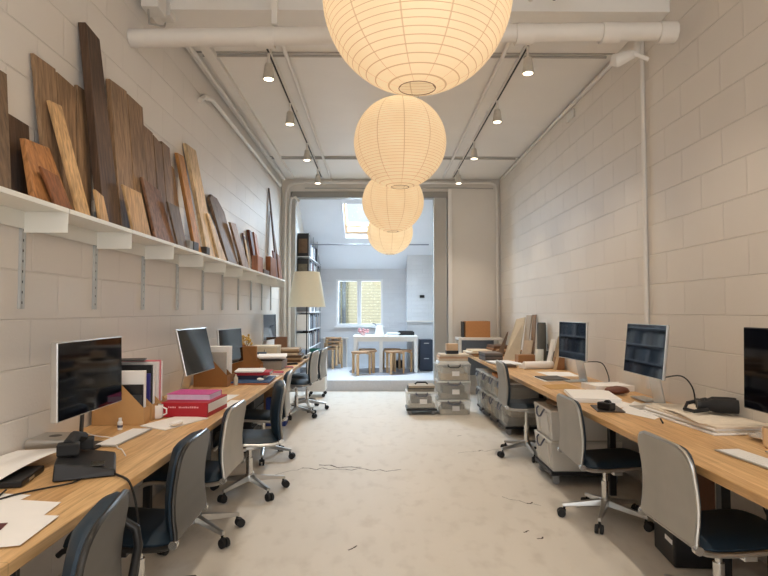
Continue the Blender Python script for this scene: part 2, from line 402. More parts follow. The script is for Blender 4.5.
conduit([(-1.6, 5.2, 3.752), (2.1, 5.2, 3.752)], .012, 'thin conduit across the ceiling just past the thick drain pipe', GREYPAINT)
conduit([(-1.62, 8.72, 3.745), (2.1, 8.72, 3.745)], .016, 'thin conduit across the ceiling above the third lantern', GREYPAINT)
conduit([(-1.64, D - .06, .0), (-1.64, D - .06, 3.5), (-1.6, D - .06, 3.62), (-1.5, D - .06, 3.68), (-1.3, D - .06, 3.70), (2.02, D - .06, 3.70), (2.1, D - .06, 3.66), (2.12, D - .06, 3.55), (2.12, D - .06, 0)], .026, 'white conduit framing the far partition in the corners and under the ceiling')
conduit([(-1.56, D - .05, .0), (-1.56, D - .05, 3.3), (-1.54, D - .05, 3.42), (-1.47, D - .05, 3.44), (-1.40, D - .05, 3.36)], .024, 'white conduit bending into the opening beside the grey post')
conduit([(-1.3, D - .05, 3.6), (.2, D - .04, 3.6), (1.3, D - .05, 3.61), (2.05, D - .05, 3.6)], .010, 'thin grey cable pipe along the partition just above the grey lintel', GREYPAINT)
conduit([(L + .03, 5.42, 3.42), (L + .03, 5.55, 3.5), (L + .035, 5.8, 3.565), (L + .035, 9.9, 3.585)], .024, 'white conduit high on the block wall above the wood shelf')
conduit([(L + .08, 3, 3.72), (L + .08, 10.0, 3.72)], .02, 'white conduit in the ceiling corner above the wood shelf')
conduit([(R - .022, 4.62, .8), (R - .022, 4.62, CEIL - .01)], .018, 'white vertical conduit up the plain block wall near the drain pipe')
conduit([(R - .02, 5.2, 3.70), (R - .02, 7.2, 3.72), (R - .02, 10.0, 3.73)], .02, 'white conduit in the ceiling corner above the plain block wall')
for nm, x, lb in (('a', -1.52, 'wide flat cable tray in the ceiling corner above the wood shelf'),):
    t = MB(); t.box(x - .05, x + .05, 3.2, 10.0, CEIL - .05, CEIL - .002)
    one('cable_tray', t, PIPEW, lb, 'cable tray', bevel=.003)
t = thing('junction_box', 'white junction boxes and wiring in the ceiling corner above the drain pipe', 'junction box', (-1.6, 4.15, 3.62))
MB().cbox((0, -.1, 0), (.12, .16, .14)).build('box', PIPEW, t, bevel=.005); MB().cbox((.02, .1, .03), (.09, .12, .1)).build('box', PIPEW, t, bevel=.005)
MB().tube([(-.02, -.15, -.06), (-.05, -.05, -.13), (.02, .05, -.1), (0, .12, -.04)], .007, 6).build('wire', GREYPAINT, t)
t = MB(); t.cbox((0, 0, 0), (.02, .22, .1)); one('trunking_box', t, PIPEW, 'small white box high on the plain block wall by the ceiling', 'junction box', (R - .012, 6.4, 3.62), bevel=.004)

TX = {'shelf': -.98, 'plain': 1.31}
LENS = emis((255, 236, 205), 9, 'lamp_lens')
for side, x in TX.items():
    where = 'on the wood shelf side' if side == 'shelf' else 'on the plain wall side'
    tr = thing('lighting_track', 'slim white spotlight track running along the ceiling ' + where, 'lighting track', (x, 0, CEIL), group='ceiling spotlight tracks')
    MB().box(-.018, .018, YF + .2, 9.95, -.036, -.001).build('rail', PIPEW, tr, bevel=.003)
    MB().box(-.009, .009, YF + .25, 9.9, -.0372, -.0362).build('slot', SOFTBLACK, tr)  # dark strip colours in the track's shaded recess; the rail has no groove
    for y in (1, 4.6, 6.7, 9.0): MB().box(-.03, .03, y - .02, y + .02, -.03, -.001).build('clip', PIPEW, tr)
    ys = [5.1, 6.35, 7.88, 9.32] if side == 'shelf' else [4.95, 6.25, 7.78, 9.3]
    for k, y in enumerate([-2, -.6, .8, 2.2, 3.4] + ys):
        seen = k >= 5
        lb = ('small white spotlight %s, %s from the far partition' % (where, ['fourth', 'third', 'second', 'first'][k - 5])) if seen else 'small white spotlight %s above the near end of the room, %s' % (where, ORD[k])
        s = thing('spotlight', lb, 'spotlight', (x, y, CEIL - .0374), group='track spotlights')
        MB().lathe([(.012, -.001), (.012, -.1)], 10).build('stem', PIPEW, s, smooth=True)
        MB().lathe([(.03, -.10), (.036, -.115), (.052, -.235), (.05, -.24), (.042, -.236)], 20, caps=True).build('head', mat((206, 200, 190), .45), s, smooth=True)
        MB().lathe([(.041, -.2405), (.02, -.2415)], 16).build('lens', LENS, s)
        ld = bpy.data.lights.new('spot', 'SPOT'); ld.energy = SPOT_W if seen else SPOT_W * .72
        ld.color = WARM; ld.spot_size = math.radians(92); ld.spot_blend = .7; ld.shadow_soft_size = .035
        lo = bpy.data.objects.new('spot_beam', ld); COL.objects.link(lo); lo.parent = s; lo.location = (0, 0, -.25)

# lanterns
LP = papershade()
lant = [((.155, 2.25, 2.665), 'largest looking round paper lantern, nearest and cut by the top of the photo'),
        ((.179, 4.65, 2.79), 'second round paper lantern along the row, a bright glow at its crown'),
        ((.182, 6.98, 2.75), 'third round paper lantern along the row, half hidden behind the second'),
        ((.196, 9.40, 2.71), 'smallest looking round paper lantern, hanging before the skylight')]
lproto = None
def make_lantern():
    t = thing('paper_lantern', '', 'lantern', (0, 0, 0), 0, 'round paper lanterns')
    m = MB(); prof = []
    r0, n = .376, 96
    a0, a1 = math.asin(.074 / r0), PI - math.asin(.07 / r0)
    for i in range(n + 1):
        a = a0 + (a1 - a0) * i / n
        z = -r0 * math.cos(a) * .985
        rip = -.0022 * abs(math.cos(PI * (z * 48)))
        prof.append(((r0 + rip) * math.sin(a), z))
    m.lathe(prof, 64, caps=False)
    KIDS_ = [m.build('shade', LP, t, smooth=True)]
    w = MB(); w.tube([(.073 * math.cos(2 * PI * k / 24), .073 * math.sin(2 * PI * k / 24), -.364) for k in range(25)], .0016, 6)
    w.tube([(.073, 0, -.364), (.03, 0, -.30), (0, 0, -.2), (0, 0, .34)], .0014, 6); w.tube([(-.073, 0, -.364), (-.03, 0, -.30), (0, 0, -.2)], .0022, 6)
    KIDS_.append(w.build('wire_frame', mat((120, 84, 50), .5), t))
    b = MB(); b.lathe([(.001, -.05), (.03, -.035), (.036, 0), (.025, .04), (.014, .07)], 14)
    bo = b.build('bulb', emis((255, 220, 165), 6, 'bulb_glow'), t, smooth=True); bo.location = (0, 0, .13)
    c = MB().tube([(0, 0, .345), (0, 0, CEIL - 2.72)], .004, 6).build('cord', mat((200, 194, 184), .6), t)
    return t
lproto = make_lantern(); lt_kids = list(lproto.children)
for i, (p, lb) in enumerate(lant):
    if i == 0: o = lproto
    else:
        o = lproto.copy(); COL.objects.link(o)
        for ch in lt_kids:
            q = ch.copy(); COL.objects.link(q); q.parent = o
    o.location = p; o['label'] = lb; o.rotation_euler[2] = .3 * i
    for ch in o.children:
        if ch.name.startswith('cord'): ch.scale[2] = 1; ch.location[2] = 0
    ld = bpy.data.lights.new('bulb_light', 'POINT'); ld.energy = 7.0; ld.color = (1, .84, .63); ld.shadow_soft_size = .05
    lo = bpy.data.objects.new('bulb_light', ld); COL.objects.link(lo); lo.parent = o; lo.location = (0, 0, .15)
bpy.context.view_layer.update()
for o in [q for q in COL.objects if q.name.startswith('cord')]:
    zt = CEIL - o.parent.location.z - .001
    s_ = (zt - .345) / (CEIL - 2.72 - .345)
    o.scale[2] = s_; o.location[2] = .345 * (1 - s_)

# ------------------------------------------------------------------ wall shelf with reclaimed boards
ZS = 1.914
joints = [2.068 + .7165 * k for k in range(11)]
for k in range(10):
    y0, y1 = joints[k] + .004, joints[k + 1] - .004
    s = thing('wall_shelf', 'white metal wall shelf carrying wood boards, %s section counted from the near end' % ORD[k], 'shelf', (L, y0, ZS), 0, 'white wall shelves')
    w = y1 - y0
    m = MB(); m.box(.018, .23, 0, w, -.016, -.001); m.box(.222, .232, 0, w, -.024, -.001)
    m.box(.018, .022, 0, w, -.10, -.016)
    m.build('tray', SHELFW, s, bevel=.002)
    MB().box(.019, .23, w - .006, w - .003, -.118, -.0165).build('end_plate', SHELFW, s, bevel=.001)
s = thing('wall_shelf', 'white metal wall shelf cut by the photo edge, nearest section of the row', 'shelf', (L, 1.37, ZS), 0, 'white wall shelves')
m = MB(); m.box(.018, .23, 0, .706, -.016, -.001); m.box(.222, .232, 0, .706, -.024, -.001); m.box(.018, .022, 0, .706, -.10, -.016); m.build('tray', SHELFW, s, bevel=.002)
MB().box(.019, .23, .700, .703, -.118, -.0165).build('end_plate', SHELFW, s, bevel=.001)
for k in range(11):
    y = joints[k]
    m = MB(); m.box(.001, .012, -.016, .016, 1.43, 2.02); m.box(.012, .016, -.016, -.009, 1.43, 2.02); m.box(.012, .016, .009, .016, 1.43, 2.02)
    h = MB()
    for j in range(9): h.cbox((.0125, 0, 1.46 + j * .05), (.002, .007, .012))
    t = thing('shelf_track', 'grey slotted metal upright under the wood shelf, %s from the near end' % ORD[k], 'shelf upright', (L, y, 0), 0, 'slotted shelf uprights')
    m.build('rail', ALUDULL, t); h.build('slot', BLACK, t)

W_GREY = wood((122, 100, 78)); W_DARK = wood((92, 70, 54)); W_BROWN = wood((150, 120, 92)); W_MID = wood((160, 130, 100)); W_ORANGE = wood((176, 122, 74))
W_RUST = wood((144, 92, 56)); W_LIGHT = wood((214, 174, 124)); W_PALE = wood((214, 186, 146)); W_RED = wood((104, 56, 38)); W_HONEY = wood((190, 136, 76)); W_BURL = wood((140, 102, 76), (9, 9, 5))
W_PINK = wood((176, 122, 98))
def board(name, label, ya, yb, c, d, xb, t, m, xt=None, planks=0, chamfer=0, cat='board', zb=None, grp='reclaimed boards on the wall shelf'):
    """leaning board: foot from ya to yb at x=xb, head corners c, d = (y, z) near the wall"""
    zb = ZS if zb is None else zb
    xt = (L + t + .004) if xt is None else xt
    o0 = Vector((xb, (ya + yb) / 2, zb))
    A, B, C_, D_ = Vector((xb, ya, zb)), Vector((xb, yb, zb)), Vector((xt, c[0], c[1])), Vector((xt, d[0], d[1]))
    dep = Vector((-t, 0, 0))
    face = [A, B]
    if chamfer:
        face += [B + (D_ - B) * (1 - chamfer), D_ + (C_ - D_) * .35, C_ + (D_ - C_) * .25, C_ + (A - C_) * chamfer * .5]
    else: face += [D_, C_]
    if planks == 0:
        mb = MB(); fr = [p - o0 for p in face]
        mb.prism([p + dep for p in fr], fr)
        o = mb.build(name, m, loc=o0, bevel=.003, seg=1)
        return tag(o, label, cat, grp)
    r = thing(name, label, cat, o0, 0, grp)
    for k in range(planks):
        f0, f1 = k / planks + (.012 if k else 0), (k + 1) / planks - (.012 if k < planks - 1 else 0)
        q = [A.lerp(B, f0), A.lerp(B, f1), C_.lerp(D_, f1), C_.lerp(D_, f0)]
        q[2] = q[2] + (q[1] - q[2]) * .035 * (k % 2); q[3] = q[3] + (q[0] - q[3]) * .012 * (k % 2)
        fr = [p - o0 for p in q]
        MB().prism([p + dep for p in fr], fr).build('plank', m if k % 2 == 0 or not isinstance(m, tuple) else m, r, bevel=.003, seg=1)
    return r
BD = [
 ('plank', 'dark grey plank standing tall at the cut edge beside the photo border', 2.26, 2.41, (2.44, 2.48), (2.56, 2.48), -1.53, .03, W_GREY, dict(xt=-1.66)),
 ('board', 'dark brown board half hidden behind the orange square board', 2.54, 2.78, (2.60, 2.33), (2.79, 2.32), -1.665, .02, W_DARK, {}),
 ('board', 'orange-brown square board with a dark edge near the shelf start', 2.58, 2.91, (2.66, 2.22), (2.86, 2.23), -1.535, .028, W_ORANGE, dict(xt=-1.635)),
 ('board', 'small rust-orange board leaning before the orange square board', 2.70, 2.85, (2.66, 2.09), (2.81, 2.08), -1.508, .014, W_RUST, dict(xt=-1.56)),
 ('plank', 'narrow light orange plank leaning on the wide knotty panel', 2.95, 3.07, (2.88, 2.48), (2.99, 2.49), -1.525, .02, W_LIGHT, dict(xt=-1.652)),
 ('wood_offcut', 'small pale offcut with a wavy edge at the foot of the tall dark plank', 3.15, 3.25, (3.12, 2.08), (3.21, 2.06), -1.512, .02, W_LIGHT, dict(xt=-1.53)),
 ('plank', 'tallest narrow dark brown plank on the shelf, nearly touching the pipe level', 3.27, 3.49, (3.25, 3.07), (3.42, 3.05), -1.55, .045, W_DARK, {}),
 ('board', 'short pale square board leaning at the foot of the two-plank panel', 3.57, 3.85, (3.50, 2.19), (3.77, 2.19), -1.512, .018, W_LIGHT, dict(xt=-1.55)),
 ('board', 'rough reddish burl board leaning on the three-plank panel', 3.98, 4.35, (3.90, 2.33), (4.22, 2.30), -1.53, .02, W_BURL, dict(xt=-1.60)),
 ('board', 'small grey-brown board beside the rough burl board', 4.37, 4.58, (4.25, 2.23), (4.50, 2.23), -1.512, .016, W_GREY, dict(xt=-1.555)),
 ('plank', 'thin mid-brown plank just past the three-plank panel', 4.70, 4.84, (4.68, 2.62), (4.78, 2.60), -1.62, .02, W_BROWN, {}),
 ('plank', 'narrow honey plank with a raw bark edge', 4.86, 5.02, (4.78, 2.74), (4.93, 2.75), -1.53, .03, W_HONEY, dict(xt=-1.67)),
 ('plank', 'tall pale-faced plank leaning past the honey plank', 5.20, 5.48, (5.02, 2.89), (5.29, 2.90), -1.53, .035, W_PALE, {}),
 ('board', 'pale wedge-shaped offcut at the foot of the tall pale plank', 5.50, 5.78, (5.30, 2.32), (5.37, 2.33), -1.512, .018, W_PALE, dict(xt=-1.57)),
 ('board', 'dark brown board with chamfered top corners', 5.92, 6.35, (5.70, 2.60), (6.19, 2.60), -1.53, .03, W_GREY, dict(chamfer=.16)),
 ('board', 'mid-brown board with square top beside the chamfered one', 6.42, 6.75, (6.16, 2.37), (6.39, 2.39), -1.50, .025, W_BROWN, dict(xt=-1.58)),
 ('wood_offcut', 'thin dark offcut leaning behind the low brown boxes', 6.86, 6.98, (6.80, 2.34), (6.93, 2.31), -1.62, .02, W_DARK, {}),
 ('wood_offcut', 'small black-brown offcut past the square topped board', 7.02, 7.12, (6.96, 2.2), (7.06, 2.2), -1.56, .02, W_DARK, dict(xt=-1.60)),
 ('wood_offcut', 'upright slim dark-red offcut behind the pinkish block', 7.58, 7.72, (7.50, 2.48), (7.66, 2.47), -1.60, .04, W_RED, {}),
 ('wood_offcut', 'upright slim pinkish offcut next to the dark-red one', 7.84, 8.02, (7.78, 2.49), (7.96, 2.47), -1.60, .04, W_PINK, {}),
 ('plank', 'very tall dark board at the far end of the shelf', 8.98, 9.10, (8.94, 3.34), (9.03, 3.22), -1.56, .025, W_DARK, {}),
 ('plank', 'tall slim brown board leaning by the far end conduit', 9.13, 9.225, (9.09, 3.0), (9.17, 2.92), -1.54, .025, W_BROWN, {}),
 ('board', 'low dark-red board near the far shelf end', 8.60, 8.80, (8.56, 2.32), (8.74, 2.3), -1.52, .02, W_RED, dict(xt=-1.56)),
]
for nm, lb, ya, yb, c, d, xb, t, m, kw in BD: board(nm, lb, ya, yb, c, d, xb, t, m, **kw)
board('plank_board', 'wide knotty panel of three old planks behind the light orange plank', 2.87, 3.28, (2.81, 2.69), (3.42, 2.70), -1.632, .02, W_MID, planks=3)
board('plank_board', 'two-plank brown panel right of the tallest dark plank', 3.56, 4.02, (3.59, 2.88), (4.09, 2.91), -1.58, .03, W_MID, planks=2)
board('plank_board', 'broad three-plank brown panel behind the rough burl board', 4.08, 4.62, (4.12, 2.76), (4.64, 2.74), -1.60, .03, W_BROWN, planks=3)
def block(label, x0, x1, y0, y1, h, m, name='wood_block'):
    return one(name, MB().box(0, x1 - x0, 0, y1 - y0, 0, h), m, label, 'block', (x0, y0, ZS), 0, 'small blocks on the wall shelf', bevel=.004)
board('wood_offcut', 'thin dark-red strip standing behind the pinkish block', 7.30, 7.40, (7.24, 2.40), (7.34, 2.39), -1.62, .02, W_RED)
board('board', 'reddish-brown board low before the two tall end boards', 8.84, 9.12, (8.80, 2.30), (9.06, 2.28), -1.51, .02, W_RUST, xt=-1.54)
board('wood_offcut', 'slim pale-edged offcut between the square topped board and the pinkish block', 6.80, 6.86, (6.70, 2.26), (6.78, 2.25), -1.51, .012, W_PALE, xt=-1.55)
block('grey-white small block in front of the small grey-brown board', -1.56, -1.50, 4.60, 4.68, .07, mat((150, 146, 140), .6))
block('small blackish block standing before the thin mid-brown plank', -1.57, -1.50, 4.70, 4.83, .075, mat((66, 62, 62), .6))
block('small dark block at the foot of the tall pale plank', -1.57, -1.50, 5.05, 5.15, .07, mat((70, 64, 60), .6))
block('pinkish wood block low on the shelf past the chamfered board', -1.58, -1.50, 7.2, 7.52, .2, W_PINK)
block('brown box-like block beside the pinkish block', -1.57, -1.50, 8.06, 8.5, .27, W_RUST, 'wood_block')
block('low dark slab between the pinkish block and the brown block', -1.58, -1.505, 7.60, 8.0, .06, W_DARK)

# ------------------------------------------------------------------ desks
def desk(label, x0, x1, y0, y1, front, legs, legmat):
    t = thing('long_desk', label, 'desk', ((x0 + x1) / 2, y0, 0))
    cx = (x0 + x1) / 2
    m = MB(); m.box(x0 - cx, x1 - cx, 0, y1 - y0, .70, .74); m.build('desktop', OAK, t, bevel=.004)
    b = MB(); b.box(x0 - cx + .30, x0 - cx + .34, .1, y1 - y0 - .1, .65, .70) if front > 0 else b.box(x1 - cx - .34, x1 - cx - .30, .1, y1 - y0 - .1, .65, .70)
    b.build('beam', legmat, t)
    for y in legs:
        for xx in ((x0 + .1, x1 - .40) if front < 0 else (x0 + .40, x1 - .1)):
            MB().box(xx - cx - .025, xx - cx + .025, y - y0 - .025, y - y0 + .025, 0, .70).build('leg', BLACK, t, bevel=.003)
    return t
desk('long oak desk along the wall under the wood shelf', L + .004, -1.0, .3, 8.55, -1, (2.25, 4.12, 6.95, 8.45), mat((46, 40, 36), .6))
desk('long oak desk along the plain block wall under two black screens', 1.412, R - .004, .3, 9.6, 1, (1.2, 3.05, 4.5, 6.45, 9.3), mat((110, 78, 50), .6))

# ------------------------------------------------------------------ chairs
PROF = [(-.262, .825), (-.254, .79), (-.243, .73), (-.232, .66), (-.226, .59), (-.228, .52), (-.236, .46), (-.238, .425), (-.215, .400), (-.16, .390), (-.08, .388), (.02, .394), (.12, .402), (.19, .402), (.235, .392), (.258, .372)]
def sample(prof, n):
    P = [Vector((a, 0, b)) for a, b in prof]; seg = [(P[i + 1] - P[i]).length for i in range(len(P) - 1)]; tot = sum(seg); out = []
    for k in range(n + 1):
        s = tot * k / n; i = 0
        while i < len(seg) - 1 and s > seg[i]: s -= seg[i]; i += 1
        out.append((P[i].lerp(P[i + 1], min(1, s / seg[i])), tot * k / n))
    return out, tot
def sheet(prof, n, hw, o0, o1, rtop=0, rend=0, pillow=0, J=10):
    S, tot = sample(prof, n); top, bot = [], []
    for i, (p, s) in enumerate(S):
        a, b = S[max(i - 1, 0)][0], S[min(i + 1, n)][0]; t = (b - a).normalized(); nn = Vector((-t.z, 0, t.x))
        w = hw
        if rtop and s < rtop: w = hw - rtop + math.sqrt(max(0, rtop ** 2 - (rtop - s) ** 2))
        if rend and tot - s < rend: w = min(w, hw - rend + math.sqrt(max(0, rend ** 2 - (rend - (tot - s)) ** 2)))
        rt, rb = [], []
        for j in range(J + 1):
            v = -1 + 2 * j / J; e = (1 - abs(v) ** 5)
            ends = min(1, s / .03, (tot - s) / .03) if pillow else 1
            off = o1 if not pillow else o0 + (o1 - o0) * (.25 + .75 * e * math.sqrt(max(0, ends)))
            base = p + Vector((0, v * w, 0))
            rt.append(base + nn * off); rb.append(base + nn * o0)
        top.append(rt); bot.append(rb)
    return MB().slab(top, bot)
def profile_edge(prof, n, hw, rtop):
    S, tot = sample(prof, n); l, r = [], []
    for p, s in S:
        w = hw - rtop + math.sqrt(max(0, rtop ** 2 - (rtop - s) ** 2)) if s < rtop else hw
        l.append(p + Vector((0, -w, 0))); r.append(p + Vector((0, w, 0)))
    return l, r
PAD_LIGHT = mat((24, 34, 44), .45, 0, .15, 40, .1)
def make_chair(style):
    t = thing('office_chair', '', 'chair', (0, 0, 0), 0, 'low-back office chairs on castors')
    rail = {'grey': ALU, 'dark': mat((70, 70, 70), .3, .8, .05), 'black': ALU}[style]
    backm = {'grey': GREYBACK, 'dark': BROWNBACK, 'black': mat((36, 38, 40), .55, 0, .15, 30)}[style]
    base = BLACK if style == 'dark' else ALU
    HW = .232
    back = PROF[:8]; seat = PROF[7:]
    sheet(back, 22, HW, -.010, .006, .085).build('back_panel', backm, t, smooth=True)
    sheet(back, 22, HW - .004, .0065, .050 if style == 'grey' else .068, .085, 0, 1, 14).build('backrest', LEATHER, t, smooth=True)
    sheet(seat, 18, HW - .008, -.008, .006).build('seat_shell', GREYPAINT if style != 'dark' else BLACK, t, smooth=True)
    sheet([(p[0], p[1]) for p in seat[1:]], 18, HW - .012, .0065, .050, 0, .05, 1, 14).build('seat', LEATHER, t, smooth=True)
    l, r = profile_edge(back, 26, HW + .004, .087)
    m = MB(); m.tube(list(reversed(l)) + r, .0095, 8); m.build('back_frame', rail, t, smooth=True)
    for sgn in (-1, 1):
        S, _ = sample(seat, 18)
        m = MB(); m.tube([p + Vector((0, sgn * (HW + .003), 0)) for p, s in S], .0125, 8); m.build('side_rail', rail, t, smooth=True)
        m = MB(); m.tube([(-.234, sgn * (HW - .006), .414), (-.234, sgn * (HW + .024), .414)], .019, 14); m.build('pivot_disc', CHROME, t, smooth=True)
    m = MB(); m.box(-.03, .03, -HW, HW, .358, .380); m.box(-.09, .09, -.05, .05, .34, .366); m.build('spreader', rail if style != 'dark' else BLACK, t, bevel=.004)
    m = MB(); m.lathe([(.016, .36), (.016, .22)], 14); m.lathe([(.025, .26), (.025, .12)], 14); m.build('column', CHROME, t, smooth=True)
    MB().lathe([(.036, .088), (.04, .10), (.04, .135), (.03, .148)], 16).build('hub', base, t, smooth=True)
    m = MB(); m.tube([(0, .05, .35), (.02, .17, .345)], .006, 6); m.build('lever', BLACK, t)
    for k in range(5):
        a = k * PI * .4; ca, sa = math.cos(a), math.sin(a)
        def P(r, s, z): return (ca * r - sa * s, sa * r + ca * s, z)
        m = MB(); m.prism([P(.03, -.024, .095), P(.285, -.014, .072), P(.285, .014, .072), P(.03, .024, .095)], [P(.03, -.018, .138), P(.285, -.010, .094), P(.285, .010, .094), P(.03, .018, .138)])
        lg = m.build('leg', base, t, bevel=.004)
        c = MB(); c.tube([P(.272, 0, .073), P(.272, 0, .045)], .008, 8)
        off = .02
        for d in (-.016, .016):
            c.tube([P(.272 + off, d - .009, .0285), P(.272 + off, d + .009, .0285)], .028, 16)
        c.cbox(P(.272 + off * .5, 0, .045), (.03, .03, .02))
        c.build('castor', SOFTBLACK, lg, smooth=True)
    return t
protos = {}
def chair(label, x, y, face, style, dz=0, spin=0, arms=False):
    if style not in protos:
        t = make_chair(style); protos[style] = (t, [(c, list(c.children)) for c in t.children]); r = t
    else:
        t, kids = protos[style]; r = t.copy(); COL.objects.link(r)
        for c, gs in kids:
            q = c.copy(); COL.objects.link(q); q.parent = r
            for g in gs:
                h = g.copy(); COL.objects.link(h); h.parent = q
    r.location = (x, y, 0); r.rotation_euler[2] = face; r['label'] = label
    for c in r.children:
        nm = c.name.split('.')[0]
        if nm in ('leg', 'hub'): c.rotation_euler[2] = spin
        elif nm == 'column': c.scale[2] = 1 + dz / .36 if dz else 1
        else: c.location[2] = dz
        if nm == 'column' and dz: c.location[2] = -.12 * dz / .36
    if arms:
        for sg in arms:
            m = MB(); m.tube([(.12, sg * .25, .39), (.13, sg * .31, .44), (.14, sg * .325, .58), (.12, sg * .325, .64), (.06, sg * .325, .665), (-.1, sg * .33, .675), (-.22, sg * .335, .67), (-.26, sg * .335, .64), (-.27, sg * .335, .58), (-.25, sg * .33, .46), (-.18, sg * .31, .41), (-.15, sg * .24, .39)], .016, 10)
            m.build('armrest', BLACK, r, smooth=True)
    return r
chair('grey-backed office chair nearest along the plain wall desk, cut by the photo edge', 1.575, 2.70, 0.02, 'grey', 0, .75)
chair('grey-backed office chair at the plain wall desk beside the two white storage boxes', 1.555, 3.98, -.02, 'grey', 0, .45)
chair('grey-backed office chair set high at the plain wall desk beyond the white boxes', 1.47, 5.74, -.05, 'grey', .09, 1.0)
chair('dark leather office chair with armrests nearest along the shelf side desk', -1.066, 1.74, PI + .18, 'dark', 0, .3, arms=(-1,))
chair('dark brown-backed office chair beside the black desk phone', -1.12, 2.77, PI + .03, 'dark', 0, .1)
chair('grey-backed office chair in front of the red binder box', -1.152, 3.71, PI, 'grey', 0, 1.22)
chair('black-backed office chair turned a little in front of the leaning screen', -1.01, 4.60, PI + .22, 'black', .02, .84)
chair('grey-backed office chair by the stack of red and white books', -1.115, 5.66, PI + .08, 'grey', 0, .4)
chair('grey-backed office chair second from the far end of the shelf side desk', -1.10, 7.86, PI - .06, 'grey', .05, .2)
chair('grey-backed office chair at the far end of the shelf side desk', -1.03, 8.44, PI - .06, 'grey', .05, .6)

# ------------------------------------------------------------------ screens
def screen(label, x, y, yaw, tilt, zc, style='slim', sb=.10, w=.62, h=.362, foot_z=.741, pic=None):
    """faces local +x; yaw about z; tilt leans the top back"""
    t = thing('computer_monitor', label, 'monitor', (x, y, foot_z), yaw, 'desktop screens')
    zc -= foot_z
    T = Matrix.Rotation(-tilt, 3, 'Y')
    th = {'slim': .021, 'bezel': .03, 'arm': .034}[style]
    fr = BLACK if style == 'bezel' else ALU
    MB().cbox((0, 0, zc), (th, w, h), T).build('housing', fr, t, bevel=.004)
    n = T @ Vector((1, 0, 0)); up = T @ Vector((0, 0, 1))
    c = Vector((0, 0, zc)) + n * (th / 2 + .0008)
    MB().cbox(c, (.0015, w - .012, h - .012), T).build('glass_panel', SCREEN, t)
    # stand: plate leg and foot
    st = BLACK if style == 'arm' else ALU; hw_ = .012 if style == 'arm' else .085
    b = Vector((0, 0, zc)) - n * (th / 2) - up * .02
    m = MB()
    m.prism([(b.x - .012, -hw_, b.z + .05), (b.x - .002, -hw_, b.z + .05), (b.x - .002, hw_, b.z + .05), (b.x - .012, hw_, b.z + .05)],
            [(b.x - sb, -hw_, .008), (b.x - sb + .012, -hw_, .008), (b.x - sb + .012, hw_, .008), (b.x - sb, hw_, .008)])
    m.build('stand', st, t, bevel=.002)
    m = MB(); m.box(b.x - sb, b.x + .09, -.085, .085, .001, .009); m.build('foot', st, t, bevel=.002)
    return t
screen('black-screened monitor nearest on the shelf side desk, before the cardboard files', -1.455, 2.945, 0, .02, 1.097, 'arm', sb=.03, w=.65)
screen('monitor tilted steeply back behind the red binder box', -1.47, 4.69, -.06, .23, 1.10)
screen('dark monitor beside the dried flowers on the shelf side desk', -1.53, 6.02, -.13, .08, 1.055)
screen('farthest small-looking monitor at the far end of the shelf side desk', -1.53, 8.14, -.1, .02, 1.195)
screen('thick black-bezelled monitor cut by the photo edge above the white keyboard', 1.935, 2.70, PI, .02, 1.125, 'bezel', .1, .65, .42)
screen('slim silver monitor on the plain wall desk above the brown pouch', 1.872, 4.04, PI - .02, .10, 1.148)
screen('slim silver monitor on the plain wall desk before the leaning samples', 1.885, 5.58, PI + .085, .03, 1.134)

# ------------------------------------------------------------------ paper and small things
ZD = .741
def sm(P, n=5):
    P = [Vector(p) for p in P]; Q = [P[0]] + P + [P[-1]]; out = []
    for i in range(1, len(Q) - 2):
        a, b, c, d = Q[i - 1:i + 3]
        for k in range(n):
            t = k / n; out.append(.5 * ((2 * b) + (c - a) * t + (2 * a - 5 * b + 4 * c - d) * t * t + (3 * b - 3 * c + d - a) * t ** 3))
    return out + [P[-1]]
def paper(label, pts, z=ZD, m=PAPER, curl=0, name='paper_sheet', cat='paper', grp='loose papers on the desks', t=.0012, bend=None, n=8):
    """sheet from four (x, y) corners"""
    c = Vector((sum(p[0] for p in pts) / 4, sum(p[1] for p in pts) / 4, z))
    P = [Vector((p[0], p[1], 0)) - Vector((c.x, c.y, 0)) for p in pts]
    top, bot = [], []
    for i in range(n + 1):
        rt, rb = [], []
        for j in range(n + 1):
            u, v = i / n, j / n
            p = P[0].lerp(P[1], u).lerp(P[3].lerp(P[2], u), v)
            zz = .0005 + (curl * (max(0, u - .55) / .45) ** 2) + (bend(u, v) if bend else 0)
            rt.append(p + Vector((0, 0, zz + t))); rb.append(p + Vector((0, 0, zz)))
        top.append(rt); bot.append(rb)
    return one(name, MB().slab(top, bot), m, label, cat, c, 0, grp, smooth=True)
def pile(label, x, y, w, l, hs, mats, rz=0, z=ZD, name='paper_pile', cat='papers', grp=None, jit=.012):
    """flat pile as one lifted thing with a part per layer"""
    t = thing(name, label, cat, (x, y, z), rz, grp); zz = .001
    for k, h in enumerate(hs):
        dx, dy = random.uniform(-jit, jit), random.uniform(-jit, jit)
        MB().box(-w / 2 + dx, w / 2 + dx, -l / 2 + dy, l / 2 + dy, zz, zz + h - .0004).build('layer', mats[k % len(mats)], t, bevel=min(.002, h * .2), seg=1)
        zz += h
    return z + zz
def book(label, x, y, w, l, h, m, rz=0, z=ZD, grp=None, name='book', cat='book', pm=None):
    """lying book: covers, page block"""
    t = thing(name, label, cat, (x, y, z + .0008), rz, grp)
    c = MB(); c.box(-w / 2, w / 2, -l / 2, l / 2, 0, .003); c.box(-w / 2, w / 2, -l / 2, l / 2, h - .003, h); c.box(-w / 2, -w / 2 + .004, -l / 2, l / 2, .003, h - .003)
    c.build('cover', m, t, bevel=.001, seg=1)
    MB().box(-w / 2 + .004, w / 2 - .004, -l / 2 + .004, l / 2 - .004, .0032, h - .0032).build('pages', pm or PAPER, t)
    return z + .0008 + h
